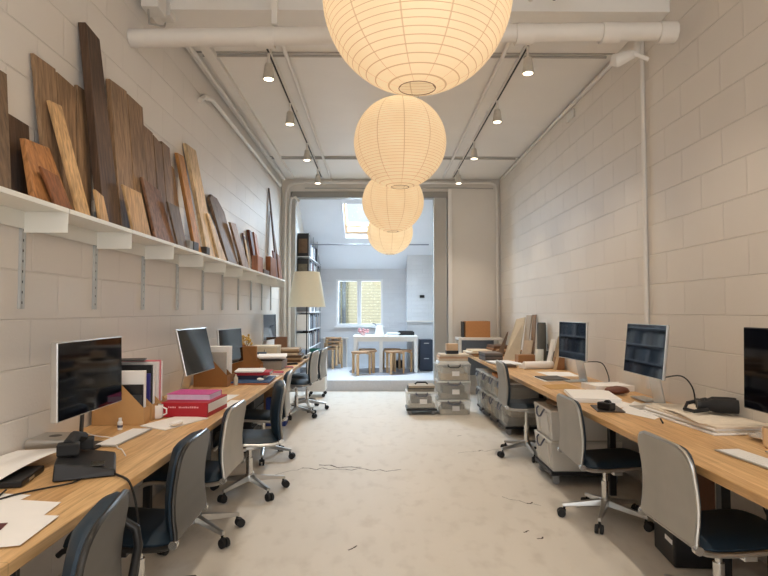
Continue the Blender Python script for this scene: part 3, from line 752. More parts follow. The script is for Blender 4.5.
def lumpy(r, n=14, seed=0, sq=(1, 1, 1), amp=.15):
    rr = random.Random(seed); ph = [rr.uniform(0, 6) for _ in range(6)]
    m = MB(); prof = []; vs = []; fs = []
    for i in range(n + 1):
        a = PI * (i + .001) / (n + .002)
        for k in range(n * 2):
            b = 2 * PI * k / (n * 2)
            q = r * (1 + amp * (math.sin(3 * b + ph[0]) * math.sin(2 * a + ph[1]) + .6 * math.sin(5 * a + ph[2]) * math.cos(4 * b + ph[3])))
            vs.append((q * math.sin(a) * math.cos(b) * sq[0], q * math.sin(a) * math.sin(b) * sq[1], -q * math.cos(a) * sq[2]))
    N = n * 2
    fs = [(i * N + k, i * N + (k + 1) % N, (i + 1) * N + (k + 1) % N, (i + 1) * N + k) for i in range(n) for k in range(N)]
    return m.add(vs, fs)

# shelf side desk, near end
paper('large white plan sheet with a curling edge over the black dock at the near desk', [(-1.71, 2.14), (-1.44, 2.10), (-1.42, 2.74), (-1.71, 2.78)], ZD, bend=lambda u, v: .055 * math.sin(PI * min(1, v * .62 + .1)) * (.4 + .6 * u), name='plan_sheet')
paper('white sheet with a reddish card on it, nearest on the shelf side desk', [(-1.36, 1.62), (-1.03, 1.70), (-1.05, 1.94), (-1.42, 1.98)], ZD + .004)
paper('white sheet fanned under the nearest one, its corner pointing at the black dock', [(-1.46, 1.86), (-1.10, 1.88), (-1.12, 2.08), (-1.46, 2.14)], ZD + .002)
paper('white sheet at the cut left edge partly under the fanned sheets', [(-1.62, 1.9), (-1.30, 1.95), (-1.28, 2.17), (-1.6, 2.22)], ZD)
one('card', MB().box(-.045, .045, -.03, .03, 0, .002), mat((96, 44, 46), .7), 'small reddish-brown card lying on the white papers', 'card', (-1.21, 1.83, ZD + .0065), .25)
t = thing('docking_box', 'black docking box under the edge of the curling plan sheet', 'dock', (-1.47, 2.36, ZD), .2)
MB().box(-.08, .08, -.12, .12, .001, .026).build('body', BLACK, t, bevel=.005); MB().box(.0805, .083, -.05, .0, .008, .018).build('port', ALU, t)
t = thing('desk_phone', 'black desk phone with its handset, wired over the desk edge', 'telephone', (-1.25, 2.52, ZD), .42)
m = MB(); m.prism([(-.115, -.17, .001), (.115, -.17, .001), (.115, .16, .001), (-.115, .16, .001)], [(-.11, -.165, .075), (.11, -.165, .03), (.11, .155, .03), (-.11, .155, .075)]); m.build('body', BLACK, t, bevel=.006)
m = MB(); m.tube([(-.07, -.02, .112), (-.05, .05, .135), (-.02, .12, .112)], [.026, .024, .026], 10); m.cbox((-.07, -.02, .098), (.085, .06, .05)); m.cbox((-.02, .115, .09), (.085, .06, .05))
m.build('handset', SOFTBLACK, t, bevel=.006)
MB().box(.02, .07, -.16, -.09, .0485, .052).build('display', mat((60, 62, 60), .2), t)
one('cable', MB().tube(sm([(-1.12, 2.46, .752), (-1.07, 2.40, .752), (-1.02, 2.36, .75), (-.985, 2.33, .738), (-.955, 2.31, .68), (-.935, 2.30, .58), (-.93, 2.30, .46), (-.95, 2.32, .36)]), .005, 6), BLACK, 'black phone cable hanging over the desk edge', 'cable', smooth=True)
one('cable', MB().tube(sm([(-1.39, 2.20, .752), (-1.36, 2.10, .748), (-1.33, 2.16, .747), (-1.26, 2.24, .747), (-1.20, 2.30, .747), (-1.19, 2.38, .747)]), .0035, 6), BLACK, 'black cable looping between the dock and the desk phone', 'cable', smooth=True)
t = thing('mini_computer', 'small silver box computer by the block wall under the nearest screen', 'computer', (-1.612, 2.93, ZD), .04)
MB().box(-.1, .1, -.1, .1, .003, .056).build('case', ALU, t, bevel=.012, seg=3)
MB().lathe([(.03, .0563), (.028, .057)], 20).build('badge', mat((60, 60, 62), .4), t); MB().lathe([(.09, .0008), (.09, .0029)], 24).build('foot', BLACK, t)
one('cable', MB().tube(sm([(-1.64, 3.038, .765), (-1.60, 3.10, .78), (-1.50, 3.13, .752), (-1.40, 3.10, .745), (-1.29, 2.90, .745), (-1.25, 2.86, .744), (-1.18, 2.74, .744)]), .003, 6), PAPER, 'white cable curling from the silver box computer across the desk', 'cable', smooth=True)
t = thing('keyboard', 'white keyboard lying in front of the nearest black screen', 'keyboard', (-1.355, 3.13, ZD), -.05, 'keyboards')
def kbd(t, w=.115, l=.42, cm=ALU, km=PAPER, rows=5, cols=14):
    MB().box(-w / 2, w / 2, -l / 2, l / 2, .001, .009).build('base', cm, t, bevel=.003)
    m = MB()
    for i in range(rows):
        for j in range(cols):
            a, b = w * .9 / rows, l * .94 / cols
            m.box(-w * .45 + i * a + .0015, -w * .45 + (i + 1) * a - .0015, -l * .47 + j * b + .0015, -l * .47 + (j + 1) * b - .0015, .009, .0115)
    m.build('keys', km, t)
kbd(t)
t = thing('bottle', 'tiny white bottle with a dark label beside the first cardboard file', 'bottle', (-1.475, 3.345, ZD))
MB().lathe([(.013, .001), (.014, .01), (.014, .045), (.008, .052)], 14).build('body', PAPER, t, smooth=True); MB().lathe([(.009, .0525), (.009, .068)], 12).build('cap', PAPER, t, smooth=True); MB().lathe([(.0143, .014), (.0143, .028)], 14).build('label', mat((90, 90, 110), .6), t)
# cardboard magazine files
def magfile(label, x, y, w, m=CARD, rz=0, d=.30, hb=.28, hf=.10):
    t = thing('magazine_file', label, 'file box', (x, y, ZD), rz, 'cardboard magazine files')
    th = .003; x0, x1 = -d / 2, d / 2
    for s in (-1, 1):
        yy = s * w / 2
        a, b = (yy, yy - s * th)
        pr_ = [(x0, .001), (x1, .001), (x1, hf), (x0 + .13, hb), (x0, hb)]
        MB().prism([(p[0], a, p[1]) for p in pr_], [(p[0], b, p[1]) for p in pr_]).build('side_panel', m, t)
    q = MB(); q.box(x1 - th, x1, -w / 2 + th, w / 2 - th, .001, hf); q.build('front_panel', m, t)
    q = MB(); q.box(x0, x0 + th, -w / 2 + th, w / 2 - th, .001, hb); q.box(x0 + th, x1 - th, -w / 2 + th, w / 2 - th, .001, .004); q.build('back_panel', m, t)
    return t
def folder(label, x, y, t_, h, m, d=.27, rz=0, z=ZD + .0045, tilt=0, name='folder'):
    mb = MB(); T = Matrix.Rotation(tilt, 3, 'X')
    mb.cbox((0, 0, h / 2), (d, t_, h), T)
    o = thing(name, label, 'folder', (x, y, z + .001 + abs(math.sin(tilt)) * t_), rz, 'folders in the cardboard files')
    mb.build('cover', m, o, bevel=.0015, seg=1)
    MB().cbox((.002, 0, h / 2 + .001), (d - .006, t_ - .006 if t_ > .012 else t_ * .5, h - .004), T).build('pages', PAPER, o)
    return o
magfile('cardboard magazine file nearest, beside the first black screen', -1.55, 3.53, .115, rz=.06)
magfile('cardboard magazine file, middle of three by the block wall', -1.55, 3.66, .115, rz=.06)
magfile('cardboard magazine file farthest of three, holding the pink folder', -1.55, 3.79, .115, rz=.06)
FD = [('dark grey folder in the nearest cardboard file', 3.487, .02, .17, mat((52, 54, 58), .6)), ('black folder leaning in the nearest cardboard file', 3.512, .016, .23, BLACK),
      ('white folder with a dark tab in the nearest cardboard file', 3.545, .032, .31, PAPER), ('deep blue folder in the middle cardboard file', 3.620, .022, .285, mat((44, 42, 120), .5)),
      ('thick black folder in the middle cardboard file', 3.65, .026, .335, SOFTBLACK), ('white folder beside the thick black folder', 3.686, .026, .325, PAPER),
      ('white ring folder with a round hole in the far cardboard file', 3.756, .032, .345, mat((228, 224, 222), .6)), ('pink folder in the far cardboard file', 3.788, .022, .355, mat((214, 122, 132), .6)), ('slim white folder past the pink folder', 3.818, .018, .345, PAPER)]
for lb, y, t_, h, m in FD: folder(lb, -1.552, y, t_, h, m, rz=.06)
for lb, y in (('dark flat magazine lying on top of the folders', 3.66),):
    o = one('magazine', MB().box(-.10, .10, -.08, .08, 0, .008), mat((58, 50, 46), .6), lb, 'magazine', (-1.58, y + .03, ZD + .366), .3)
paper('white paper block under the white mouse by the cardboard files', [(-1.40, 3.44), (-1.21, 3.32), (-1.07, 3.68), (-1.28, 3.77)], ZD, t=.006)
one('computer_mouse', lumpy(.03, 12, 1, (.95, 1.8, .5), .0), PAPER, 'white computer mouse on the paper block', 'mouse', (-1.185, 3.43, ZD + .0228), -.3, smooth=True)
t = thing('mug', 'white mug half hidden behind the red binder box', 'mug', (-1.40, 3.70, ZD)); MB().lathe([(.03, .001), (.036, .01), (.037, .085), (.033, .085), (.032, .012), (.0, .011)], 18, caps=False).build('body', PAPER, t, smooth=True)
MB().tube([(.036, 0, .07), (.06, 0, .06), (.06, 0, .03), (.036, 0, .02)], .005, 6).build('handle', PAPER, t, smooth=True)
# red binder box
t = thing('binder_box', 'bright red binder box with thin lettering on its spine', 'binder', (-1.225, 3.92, ZD), -.06)
MB().box(-.15, .15, -.20, .20, .001, .094).build('case', RED, t, bevel=.004)
MB().box(.1503, .152, -.18, .19, .03, .084).build('page_edge', PAPER, t)
m = MB()
rr = random.Random(2); x = -.12
while x < .09:
    w = rr.uniform(.006, .014)
    if rr.random() < .85: m.box(x, x + w, -.2012, -.2002, .060, .060 + rr.uniform(.007, .011))
    x += w + .004
m.build('spine_lettering', mat((236, 170, 176), .6), t)
z1 = ZD + .0945
book('lilac-edged book with a pink cover lying on the red binder box', -1.235, 3.93, .235, .29, .04, mat((206, 72, 150), .5), -PI / 2 - .06, z1, pm=mat((226, 206, 232), .7))
paper('white sheet peeking past the red binder box', [(-1.10, 4.05), (-1.03, 4.03), (-1.03, 4.42), (-1.12, 4.44)], ZD)
paper('white sheet lying before the tilted screen', [(-1.36, 4.36), (-1.14, 4.38), (-1.12, 4.72), (-1.34, 4.72)], ZD)
t = thing('keyboard', 'dark grey keyboard lying under the tilted screen', 'keyboard', (-1.33, 4.55, ZD + .003), .5, 'keyboards'); kbd(t, .11, .32, SOFTBLACK, mat((96, 92, 88), .5), 4, 11)
# second group of cardboard files beyond the tilted screen
magfile('dark cardboard magazine file just past the tilted screen', -1.50, 5.27, .13, CARDDARK)
magfile('dark cardboard magazine file holding a white box, second past the tilted screen', -1.50, 5.42, .13, CARDDARK)
folder('thick white folder in the dark file past the tilted screen', -1.51, 5.425, .1, .345, PAPER)
folder('grey folder in the dark file just past the tilted screen', -1.51, 5.27, .03, .30, mat((170, 166, 160), .6))
magfile('dark cardboard magazine file beside the dried flowers screen', -1.47, 6.50, .16, CARDDARK, 0, .34, .30, .09)
folder('brown folder in the file beside the dried flowers', -1.49, 6.50, .04, .28, CARDDARK)
# white tag hanging
t = thing('bottle', 'small clear bottle near the white folder past the tilted screen', 'bottle', (-1.30, 5.32, ZD)); MB().lathe([(.02, .001), (.02, .07), (.008, .085), (.008, .1)], 14).build('body', mat((206, 202, 190), .3), t, smooth=True)
# book pile
zb = pile('flat pile of an orange folder and blue folder under the red and white books', -1.20, 5.62, .36, .5, [.012, .014], [mat((204, 122, 72), .6), mat((62, 92, 134), .5)], .05, name='folder_pile', cat='folders')
zb = book('black book lying in the pile by the far chairs', -1.26, 5.66, .26, .34, .035, mat((34, 36, 62), .5), PI / 2, zb)
zb2 = book('red book with white lettering lying on the black book', -1.22, 5.68, .26, .36, .03, RED, PI / 2 + .04, zb)
pile('white papers on top of the red book', -1.24, 5.68, .26, .3, [.008, .006], [PAPER], .1, zb2)
one('computer_mouse', lumpy(.03, 10, 2, (1, 1.8, .45), 0), PAPER, 'white mouse on the orange and blue folders by the desk edge', 'mouse', (-1.10, 5.44, ZD + .041), .5, smooth=True)
book('small red book by the desk edge beyond the big pile', -1.08, 6.28, .12, .2, .02, RED, .1)
paper('white sheet by the desk edge next to the small red book', [(-1.22, 6.0), (-1.04, 6.0), (-1.04, 6.16), (-1.22, 6.16)], ZD)
t = thing('flower_vase', 'dried yellow flowers in a lilac bottle behind a dark screen', 'vase', (-1.58, 6.84, ZD)); t.scale = (.85, .85, .85)
MB().lathe([(.035, .001), (.04, .02), (.04, .16), (.018, .2), (.018, .26)], 16).build('bottle', mat((196, 176, 196), .25), t, smooth=True)
m = MB(); f = MB(); rr = random.Random(5)
for k in range(16):
    a, q = rr.uniform(0, 2 * PI), rr.uniform(.02, .10); e = (q * math.cos(a), q * math.sin(a), .36 + rr.uniform(-.03, .09))
    m.tube([(0, 0, .22), e], .0025, 5)
    for j in range(3):
        c = Vector(e) + Vector((rr.uniform(-.02, .02), rr.uniform(-.02, .02), rr.uniform(-.01, .03))); f.lathe([(.002, -.014), (.014, -.006), (.016, .006), (.004, .016)], 7, c)
m.build('stem', mat((120, 110, 60), .7), t); f.build('flower', mat((202, 168, 92), .8), t)
zb = pile('flat grey file box with papers under the white sheets far along the desk', -1.25, 6.9, .30, .42, [.10], [mat((150, 146, 142), .6)], 0, name='file_tray', cat='file box')
zb = pile('black tray in the middle of the far file pile', -1.25, 6.9, .30, .42, [.022], [SOFTBLACK], .04, zb, name='document_tray', cat='tray')
pile('fanned white sheets on top of the far file pile', -1.26, 6.9, .34, .44, [.02, .006, .006], [PAPER], .15, zb, jit=.03)
folder('slate blue folder standing beside the far file pile', -1.47, 7.12, .05, .17, mat((70, 92, 116), .6), .2)
t = thing('storage_box', 'cream box with a wire handle before the farthest screen', 'box', (-1.44, 7.50, ZD)); MB().box(-.16, .16, -.14, .14, .001, .21).build('body', mat((222, 210, 184), .7), t, bevel=.004)
MB().tube([(.0, -.142, .19), (.0, -.16, .14), (.0, -.16, .08), (.0, -.142, .05)], .004, 6).build('handle', BLACK, t); MB().box(-.165, .165, -.145, .145, .2105, .235).build('lid', mat((230, 222, 204), .7), t, bevel=.003)
BROWNS = [mat((120, 92, 66), .7), mat((170, 146, 116), .7), mat((92, 74, 58), .7), mat((196, 182, 160), .7)]
pile('tall pile of brown books and samples far along the shelf side desk', -1.22, 7.93, .34, .44, [.03, .025, .035, .03, .02, .03], BROWNS, .05, name='sample_pile', cat='samples', jit=.03)
one('cardboard_box', MB().box(-.09, .09, -.04, .04, 0, .3), mat((150, 116, 92), .8), 'small brown carton behind the tall brown sample pile', 'box', (-1.42, 8.49, ZD + .001), 0, bevel=.003)
pile('low dark flat samples at the far end of the shelf side desk', -1.15, 8.38, .26, .24, [.02, .02], [mat((70, 62, 56), .6), mat((150, 140, 128), .6)], 0, name='sample_pile', cat='samples')
one('scissors_case', MB().box(-.09, .09, -.02, .02, 0, .025), SOFTBLACK, 'small black case by the desk edge before the brown sample pile', 'case', (-1.10, 7.32, ZD + .001), .6, bevel=.005)
book('tiny red notebook by the desk edge past the file pile', -1.07, 6.98, .1, .13, .012, RED, .2)
# under the shelf side desk
t = thing('drawer_pedestal', 'black drawer pedestal under the shelf side desk', 'drawers', (-1.50, 6.30, 0)); MB().box(-.2, .2, -.28, .28, .03, .60).build('body', BLACK, t, bevel=.004)
for k in range(3): MB().box(.2005, .212, -.27, .27, .05 + k * .18, .215 + k * .18).build('drawer', SOFTBLACK, t, bevel=.003)
for a in (-.15, .15):
    for b in (-.22, .22): MB().lathe([(.02, .001), (.02, .029)], 10, (a, b, 0)).build('castor', BLACK, t)
one('computer_tower', MB().box(-.1, .1, -.22, .22, .001, .44), BLACK, 'black computer tower under the nearest part of the shelf side desk', 'computer', (-1.50, 4.7, 0), 0, bevel=.008)
t = thing('paper_bag', 'blue bag standing under the far part of the shelf side desk', 'bag', (-1.26, 7.28, 0)); MB().prism([(-.12, -.1, .001), (.12, -.1, .001), (.12, .1, .001), (-.12, .1, .001)], [(-.13, -.06, .34), (.13, -.06, .34), (.13, .06, .34), (-.13, .06, .34)]).build('body', mat((36, 62, 140), .6), t, bevel=.004)
MB().tube([(-.06, 0, .34), (-.05, 0, .41), (.05, 0, .41), (.06, 0, .34)], .005, 6).build('handle', PAPER, t)
one('cardboard_box', MB().box(-.2, .2, -.15, .15, .001, .38), mat((150, 116, 84), .8), 'brown carton on the floor under the far end of the shelf side desk', 'box', (-1.50, 8.02, 0), 0, bevel=.003)
one('cable', MB().tube(sm([(-1.55, 2.2, .69), (-1.52, 2.25, .5), (-1.56, 2.3, .25), (-1.45, 2.4, .05), (-1.2, 2.6, .01), (-1.1, 3.1, .01)]), .006, 6), BLACK, 'black power cable hanging down the wall under the near desk', 'cable', smooth=True)

# plain wall desk
t = thing('keyboard', 'white keyboard near the desk edge below the black-bezelled monitor', 'keyboard', (1.715, 2.60, ZD), .10, 'keyboards'); kbd(t, .125, .44)
t = thing('mug', 'cream cup with a white handle cut by the photo edge', 'cup', (1.955, 2.865, ZD)); MB().lathe([(.03, .001), (.04, .01), (.044, .1), (.04, .1), (.037, .012), (0, .011)], 18, caps=False).build('body', mat((230, 196, 156), .5), t, smooth=True)
MB().tube([(0, .042, .085), (0, .075, .08), (0, .075, .03), (0, .04, .02)], .006, 6).build('handle', PAPER, t, smooth=True)
zb = pile('thick pile of large cream sheets under the binoculars', 1.99, 3.54, .34, .74, [.012, .01, .012, .014], [PAPER, mat((226, 214, 196), .8)], .06, jit=.02)
paper('top cream sheet with a lifted corner on the pile under the binoculars', [(1.80, 3.24), (2.13, 3.18), (2.16, 3.88), (1.84, 3.92)], zb, m=mat((232, 222, 206), .8), bend=lambda u, v: .012 * math.sin(4 * v) ** 2 * (1 - u))
t = thing('binoculars', 'black binoculars with strap lying on the cream sheets', 'binoculars', (2.07, 3.52, zb + .013), -.42); t.scale = (1.15, 1.15, 1.3)
for s in (-1, 1):
    m = MB(); m.tube([(-.085, s * .036, .034), (-.05, s * .036, .034), (-.02, s * .04, .036), (.05, s * .042, .036), (.09, s * .042, .036)], [.02, .022, .032, .033, .031], 14); m.build('barrel', SOFTBLACK, t, smooth=True)
    MB().tube([(-.1, s * .036, .034), (-.084, s * .036, .034)], .023, 12).build('eyecup', BLACK, t, smooth=True)
m = MB(); m.cbox((0, 0, .045), (.06, .05, .02)); m.tube([(-.06, 0, .05), (.03, 0, .05)], .011, 10); m.build('bridge', BLACK, t)
MB().tube([(-.05, -.07, .02), (-.12, -.10, .012), (-.16, -.04, .012), (-.14, .05, .03), (-.05, .075, .05), (.0, .07, .03)], .009, 6).build('strap', BLACK, t, smooth=True)
t = thing('plastic_bag', 'crumpled clear plastic bag with a white paper inside on the desk edge side', 'bag', (2.04, 3.02, ZD)); b_ = lumpy(.066, 12, 9, (1.1, 1.6, .20), .3).build('film', clearplastic((226, 220, 214), .42, 'film_plastic'), t, (0, 0, .023), smooth=True)
MB().cbox((-.01, .02, .02), (.09, .12, .012)).build('paper', PAPER, t, bevel=.003)
paper('white sheet lying between the slim monitor stand and the binoculars', [(1.73, 3.62), (1.94, 3.86), (1.93, 4.35), (1.62, 3.92)], ZD)
paper('second white sheet sliding under the cream sheet pile', [(1.74, 3.72), (2.0, 3.84), (2.06, 4.28), (1.80, 4.18)], ZD + .003)
paper('white sheet by the wall below the slim monitor with the brown pouch', [(1.66, 4.02), (1.86, 4.16), (1.80, 4.50), (1.64, 4.40)], ZD + .002)
one('pen', MB().tube([(-.07, 0, .005), (.07, 0, .005)], .005, 8), SOFTBLACK, 'dark pen by the edge of the white sheets', 'pen', (1.74, 3.55, ZD + .001), 1.2)
one('tablet_pad', MB().box(-.09, .09, -.13, .13, 0, .008), mat((58, 48, 42), .4), 'thin dark tablet lying under the tape dispenser', 'tablet', (1.585, 4.0, ZD + .001), -.18, bevel=.003)
t = thing('tape_dispenser', 'small black tape dispenser on the dark tablet', 'tape dispenser', (1.55, 3.93, ZD + .0095), .5); MB().box(-.03, .03, -.055, .055, .001, .05).build('base', BLACK, t, bevel=.008)
MB().tube([(-.012, -.012, .044), (.012, -.012, .044)], .024, 18).build('tape_roll', SOFTBLACK, t, smooth=True)
pile('thick stack of white papers between the white boxes chair and the pouch', 1.66, 4.50, .34, .50, [.012, .01, .012], [PAPER], -.18)
t = thing('open_box_lid', 'white open document tray behind the brown pouch', 'tray', (1.98, 4.99, ZD), .1)
m = MB(); m.box(-.17, .17, -.14, .14, .001, .006); m.build('base', PAPER, t)
for a, b, c_, d_ in ((-.17, -.165, -.14, .14), (.165, .17, -.14, .14), (-.165, .165, -.14, -.135), (-.165, .165, .135, .14)): MB().box(a, b, c_, d_, .0062, .05).build('side', PAPER, t)
MB().box(-.155, .155, -.13, .13, .0065, .046).build('papers', PAPER, t)
one('pouch', lumpy(.06, 12, 4, (1.65, .95, .55), .06), mat((104, 58, 40), .5), 'dark brown leather pouch before the white open tray', 'pouch', (1.945, 4.70, ZD + .036), -.1, smooth=True)
t = thing('keyboard', 'flat grey keyboard by the wall below the slim silver monitor', 'keyboard', (2.05, 4.30, ZD), .0, 'keyboards'); t.location = (2.03, 4.40, ZD + .006); kbd(t, .11, .26, ALU, mat((186, 182, 176), .5), 4, 9)
paper('brown kraft envelope on the desk edge beyond the thick paper stack', [(1.50, 5.02), (1.78, 5.08), (1.76, 5.36), (1.50, 5.3)], ZD, m=mat((206, 164, 104), .8), t=.003)
one('cable', MB().tube(sm([(1.98, 4.04, .95), (2.10, 4.0, .97), (2.15, 3.95, .9), (2.14, 3.9, .79), (2.12, 3.92, .746), (2.1, 4.05, .746)]), .005, 6), BLACK, 'black cable behind the slim monitor with the brown pouch', 'cable', smooth=True)
one('cable', MB().tube(sm([(1.98, 5.55, .93), (2.12, 5.5, .93), (2.16, 5.45, .85), (2.15, 5.38, .76), (2.1, 5.4, .746)]), .005, 6), BLACK, 'black cable behind the slim monitor by the leaning samples', 'cable', smooth=True)
# mid and far part
paper('white sheet lying before the slim monitor by the leaning samples', [(1.60, 5.56), (1.82, 5.62), (1.80, 6.0), (1.60, 6.0)], ZD)
paper('large cream sheet beside the samples monitor', [(1.80, 6.0), (2.10, 6.0), (2.12, 6.42), (1.76, 6.46)], ZD)
one('notebook', MB().box(-.12, .12, -.16, .16, 0, .012), mat((84, 80, 76), .6), 'dark grey notebook lying under the samples monitor', 'notebook', (1.74, 5.82 - .04, ZD + .0035), .1, bevel=.003)
t = thing('paper_roll', 'fat roll of white paper lying before the sample cups', 'paper roll', (1.86, 6.78, ZD + .001), .2); MB().tube([(-.16, 0, .045), (.2, 0, .045)], .0445, 18).build('roll', PAPER, t, smooth=True); MB().box(-.16, .1, .05, .14, .002, .05).build('papers', PAPER, t, bevel=.002)
one('note_pad', MB().box(-.11, .11, -.07, .07, 0, .014), mat((196, 212, 140), .7), 'pale green note pad behind the fat paper roll', 'note pad', (1.95, 7.06, ZD + .001), .1)
STONE = mat((206, 192, 170), .6, 0, .06, 12)
def lean2(label, corners, t, m):
    """panel leaning on the right-hand wall: four (x, y, z) corners, foot first"""
    P = [Vector(c) for c in corners]; o0 = (P[0] + P[1]) / 2
    dep = Vector((t * .8, t * .5, 0))
    mb = MB(); mb.prism([p - o0 for p in P], [p - o0 + dep for p in P])
    return one('leaning_sample', mb, m, label, 'sample panel', o0, 0, 'sample panels leaning on the plain wall', bevel=.003, seg=1)
zz = ZD + .001
lean2('largest pale stone sample panel leaning on the plain wall', [(1.72, 7.98, zz), (1.95, 8.04, zz), (2.145, 8.42, 1.33), (2.02, 8.44, 1.30)], .025, STONE)
lean2('narrow pale strip panel right of the largest stone sample', [(1.99, 8.02, zz), (2.05, 7.98, zz), (2.155, 8.08, 1.36), (2.11, 8.20, 1.36)], .02, mat((176, 160, 140), .6))
lean2('small taupe sample panel before the largest stone sample', [(1.88, 7.66, zz), (2.00, 7.64, zz), (2.10, 7.84, 1.02), (2.0, 7.88, 1.02)], .02, mat((178, 160, 140), .6))
lean2('tall dark-brown batten leaning past the stone samples', [(2.06, 7.86, zz), (2.10, 7.82, zz), (2.155, 7.86, 1.37), (2.13, 7.96, 1.37)], .018, W_MID)
lean2('dark triangular offcut leaning at the far side of the stone sample', [(1.72, 8.46, zz), (1.82, 8.5, zz), (1.99, 8.86, 1.10), (1.97, 8.8, 1.10)], .02, mat((110, 86, 66), .6))
one('fabric_roll', MB().lathe([(.055, 0), (.058, .02), (.058, .50), (.05, .53)], 16), mat((96, 96, 92), .8, 0, .15, 60), 'upright dark grey roll against the plain wall', 'roll', (2.105, 7.42, ZD + .001), smooth=True)
one('wood_box', MB().box(-.11, .11, -.07, .07, 0, .12), mat((158, 112, 70), .7), 'small brown wooden box before the stone samples', 'box', (1.88, 7.40, ZD + .001), .1, bevel=.003)
one('wood_box', MB().box(-.045, .045, -.045, .045, 0, .14), mat((150, 108, 72), .7), 'small brown carton right of the sample cups', 'box', (2.11, 6.71, ZD + .001), .1, bevel=.003)
t = thing('pen_cup', 'white cup holding samples beside the brown wooden box', 'cup', (2.02, 7.22, ZD)); MB().lathe([(.04, .001), (.045, .01), (.05, .2), (.046, .2), (.04, .012), (0, .011)], 18, caps=False).build('body', PAPER, t, smooth=True)
t = thing('pen_cup', 'dark cup holding pencils beside the white cup', 'cup', (2.10, 7.02, ZD)); MB().lathe([(.05, .001), (.05, .19), (.045, .19), (.045, .012), (0, .011)], 16, caps=False).build('body', SOFTBLACK, t, smooth=True)
for k in range(5): MB().tube([(.02 * math.cos(k * 1.3), .02 * math.sin(k * 1.3), .014), (.04 * math.cos(k * 1.3), .04 * math.sin(k * 1.3), .24 + .02 * (k % 3))], .004, 6).build('pencil', [W_HONEY, PAPER, BLACK][k % 3], t)
lean2('white narrow tile strip leaning by the dark cup', [(2.0, 6.92, zz), (2.05, 6.90, zz), (2.13, 6.94, 1.08), (2.09, 6.97, 1.08)], .02, PAPER)
lean2('slim taupe strip leaning right of the white tile strip', [(2.03, 6.80, zz), (2.07, 6.78, zz), (2.15, 6.80, 1.12), (2.13, 6.83, 1.12)], .015, mat((170, 150, 126), .6))
lean2('thin tall pale strip leaning next to the small carton', [(2.0, 6.62, zz), (2.03, 6.60, zz), (2.15, 6.62, 1.2), (2.14, 6.65, 1.2)], .012, mat((196, 170, 136), .6))
pile('white open magazines before the brown wooden box', 1.62, 7.36, .32, .5, [.01, .008, .01], [PAPER, mat((224, 216, 200), .7)], .2, jit=.03, name='magazine_pile', cat='magazines')
pile('dark brown flat samples beside the high-set chair', 1.56, 6.98, .18, .22, [.014, .02], [mat((150, 118, 84), .7), mat((84, 66, 52), .7)], .1, name='sample_pile', cat='samples')
paper('white sheet under the high-set chair back', [(1.46, 7.5), (1.62, 7.5), (1.62, 7.8), (1.46, 7.8)], ZD)
zb = pile('dark grey slabs stacked on the far part of the plain wall desk', 1.56, 8.05, .24, .4, [.02, .03, .025, .03], [mat((70, 66, 66), .6), mat((110, 100, 94), .6)], .05, name='sample_pile', cat='samples')
pile('cream and brown papers spread beyond the dark slabs', 1.54, 8.82, .3, .42, [.02, .025, .02, .02], [mat((216, 196, 164), .8), mat((150, 112, 78), .7), mat((228, 216, 196), .8)], .1, jit=.05, name='sample_pile', cat='samples')
pile('brown wood samples at the far end of the plain wall desk', 1.98, 9.32, .3, .4, [.03, .03, .03, .04], [mat((150, 104, 66), .7), mat((104, 74, 52), .7)], .1, jit=.04, name='sample_pile', cat='samples')
pile('low dark pile of samples at the far desk corner', 1.56, 9.36, .2, .3, [.02, .03, .02], [mat((84, 66, 54), .7), mat((160, 130, 100), .7)], .0, jit=.02, name='sample_pile', cat='samples')
pile('brown kraft boards beside the leaning dark offcut', 1.98, 8.78, .3, .3, [.03, .04, .02], [mat((170, 124, 80), .7), mat((120, 90, 64), .7)], .15, jit=.03, name='sample_pile', cat='samples')
one('sample_tile', MB().box(-.07, .07, -.07, .07, .001, .012), mat((72, 66, 64), .5), 'dark square tile at the desk edge before the dark slabs', 'tile', (1.52, 7.66, ZD + .0025), .2)
# far white side table with carton
t = thing('side_table', 'white high side table against the partition holding a brown carton', 'table', (1.72, 9.93, 0)); MB().box(-.37, .37, -.24, .24, .93, .97).build('table_top', WHITE, t, bevel=.003)
for a in (-.34, .34):
    for b in (-.21, .21): MB().box(a - .022, a + .022, b - .022, b + .022, .001, .93).build('leg', WHITE, t)
MB().box(-.31, .31, .20, .215, .3, .92).build('back_board', mat((120, 124, 132), .6), t)
one('cardboard_box', MB().box(-.21, .21, -.13, .13, .001, .275), mat((196, 138, 88), .8), 'orange-brown carton on the white high side table', 'box', (1.70, 9.95, .97), 0, bevel=.003)
one('book', MB().box(-.014, .014, -.1, .1, .001, .27), mat((60, 56, 54), .6), 'dark upright book left of the orange-brown carton', 'book', (1.455, 9.95, .97), 0)

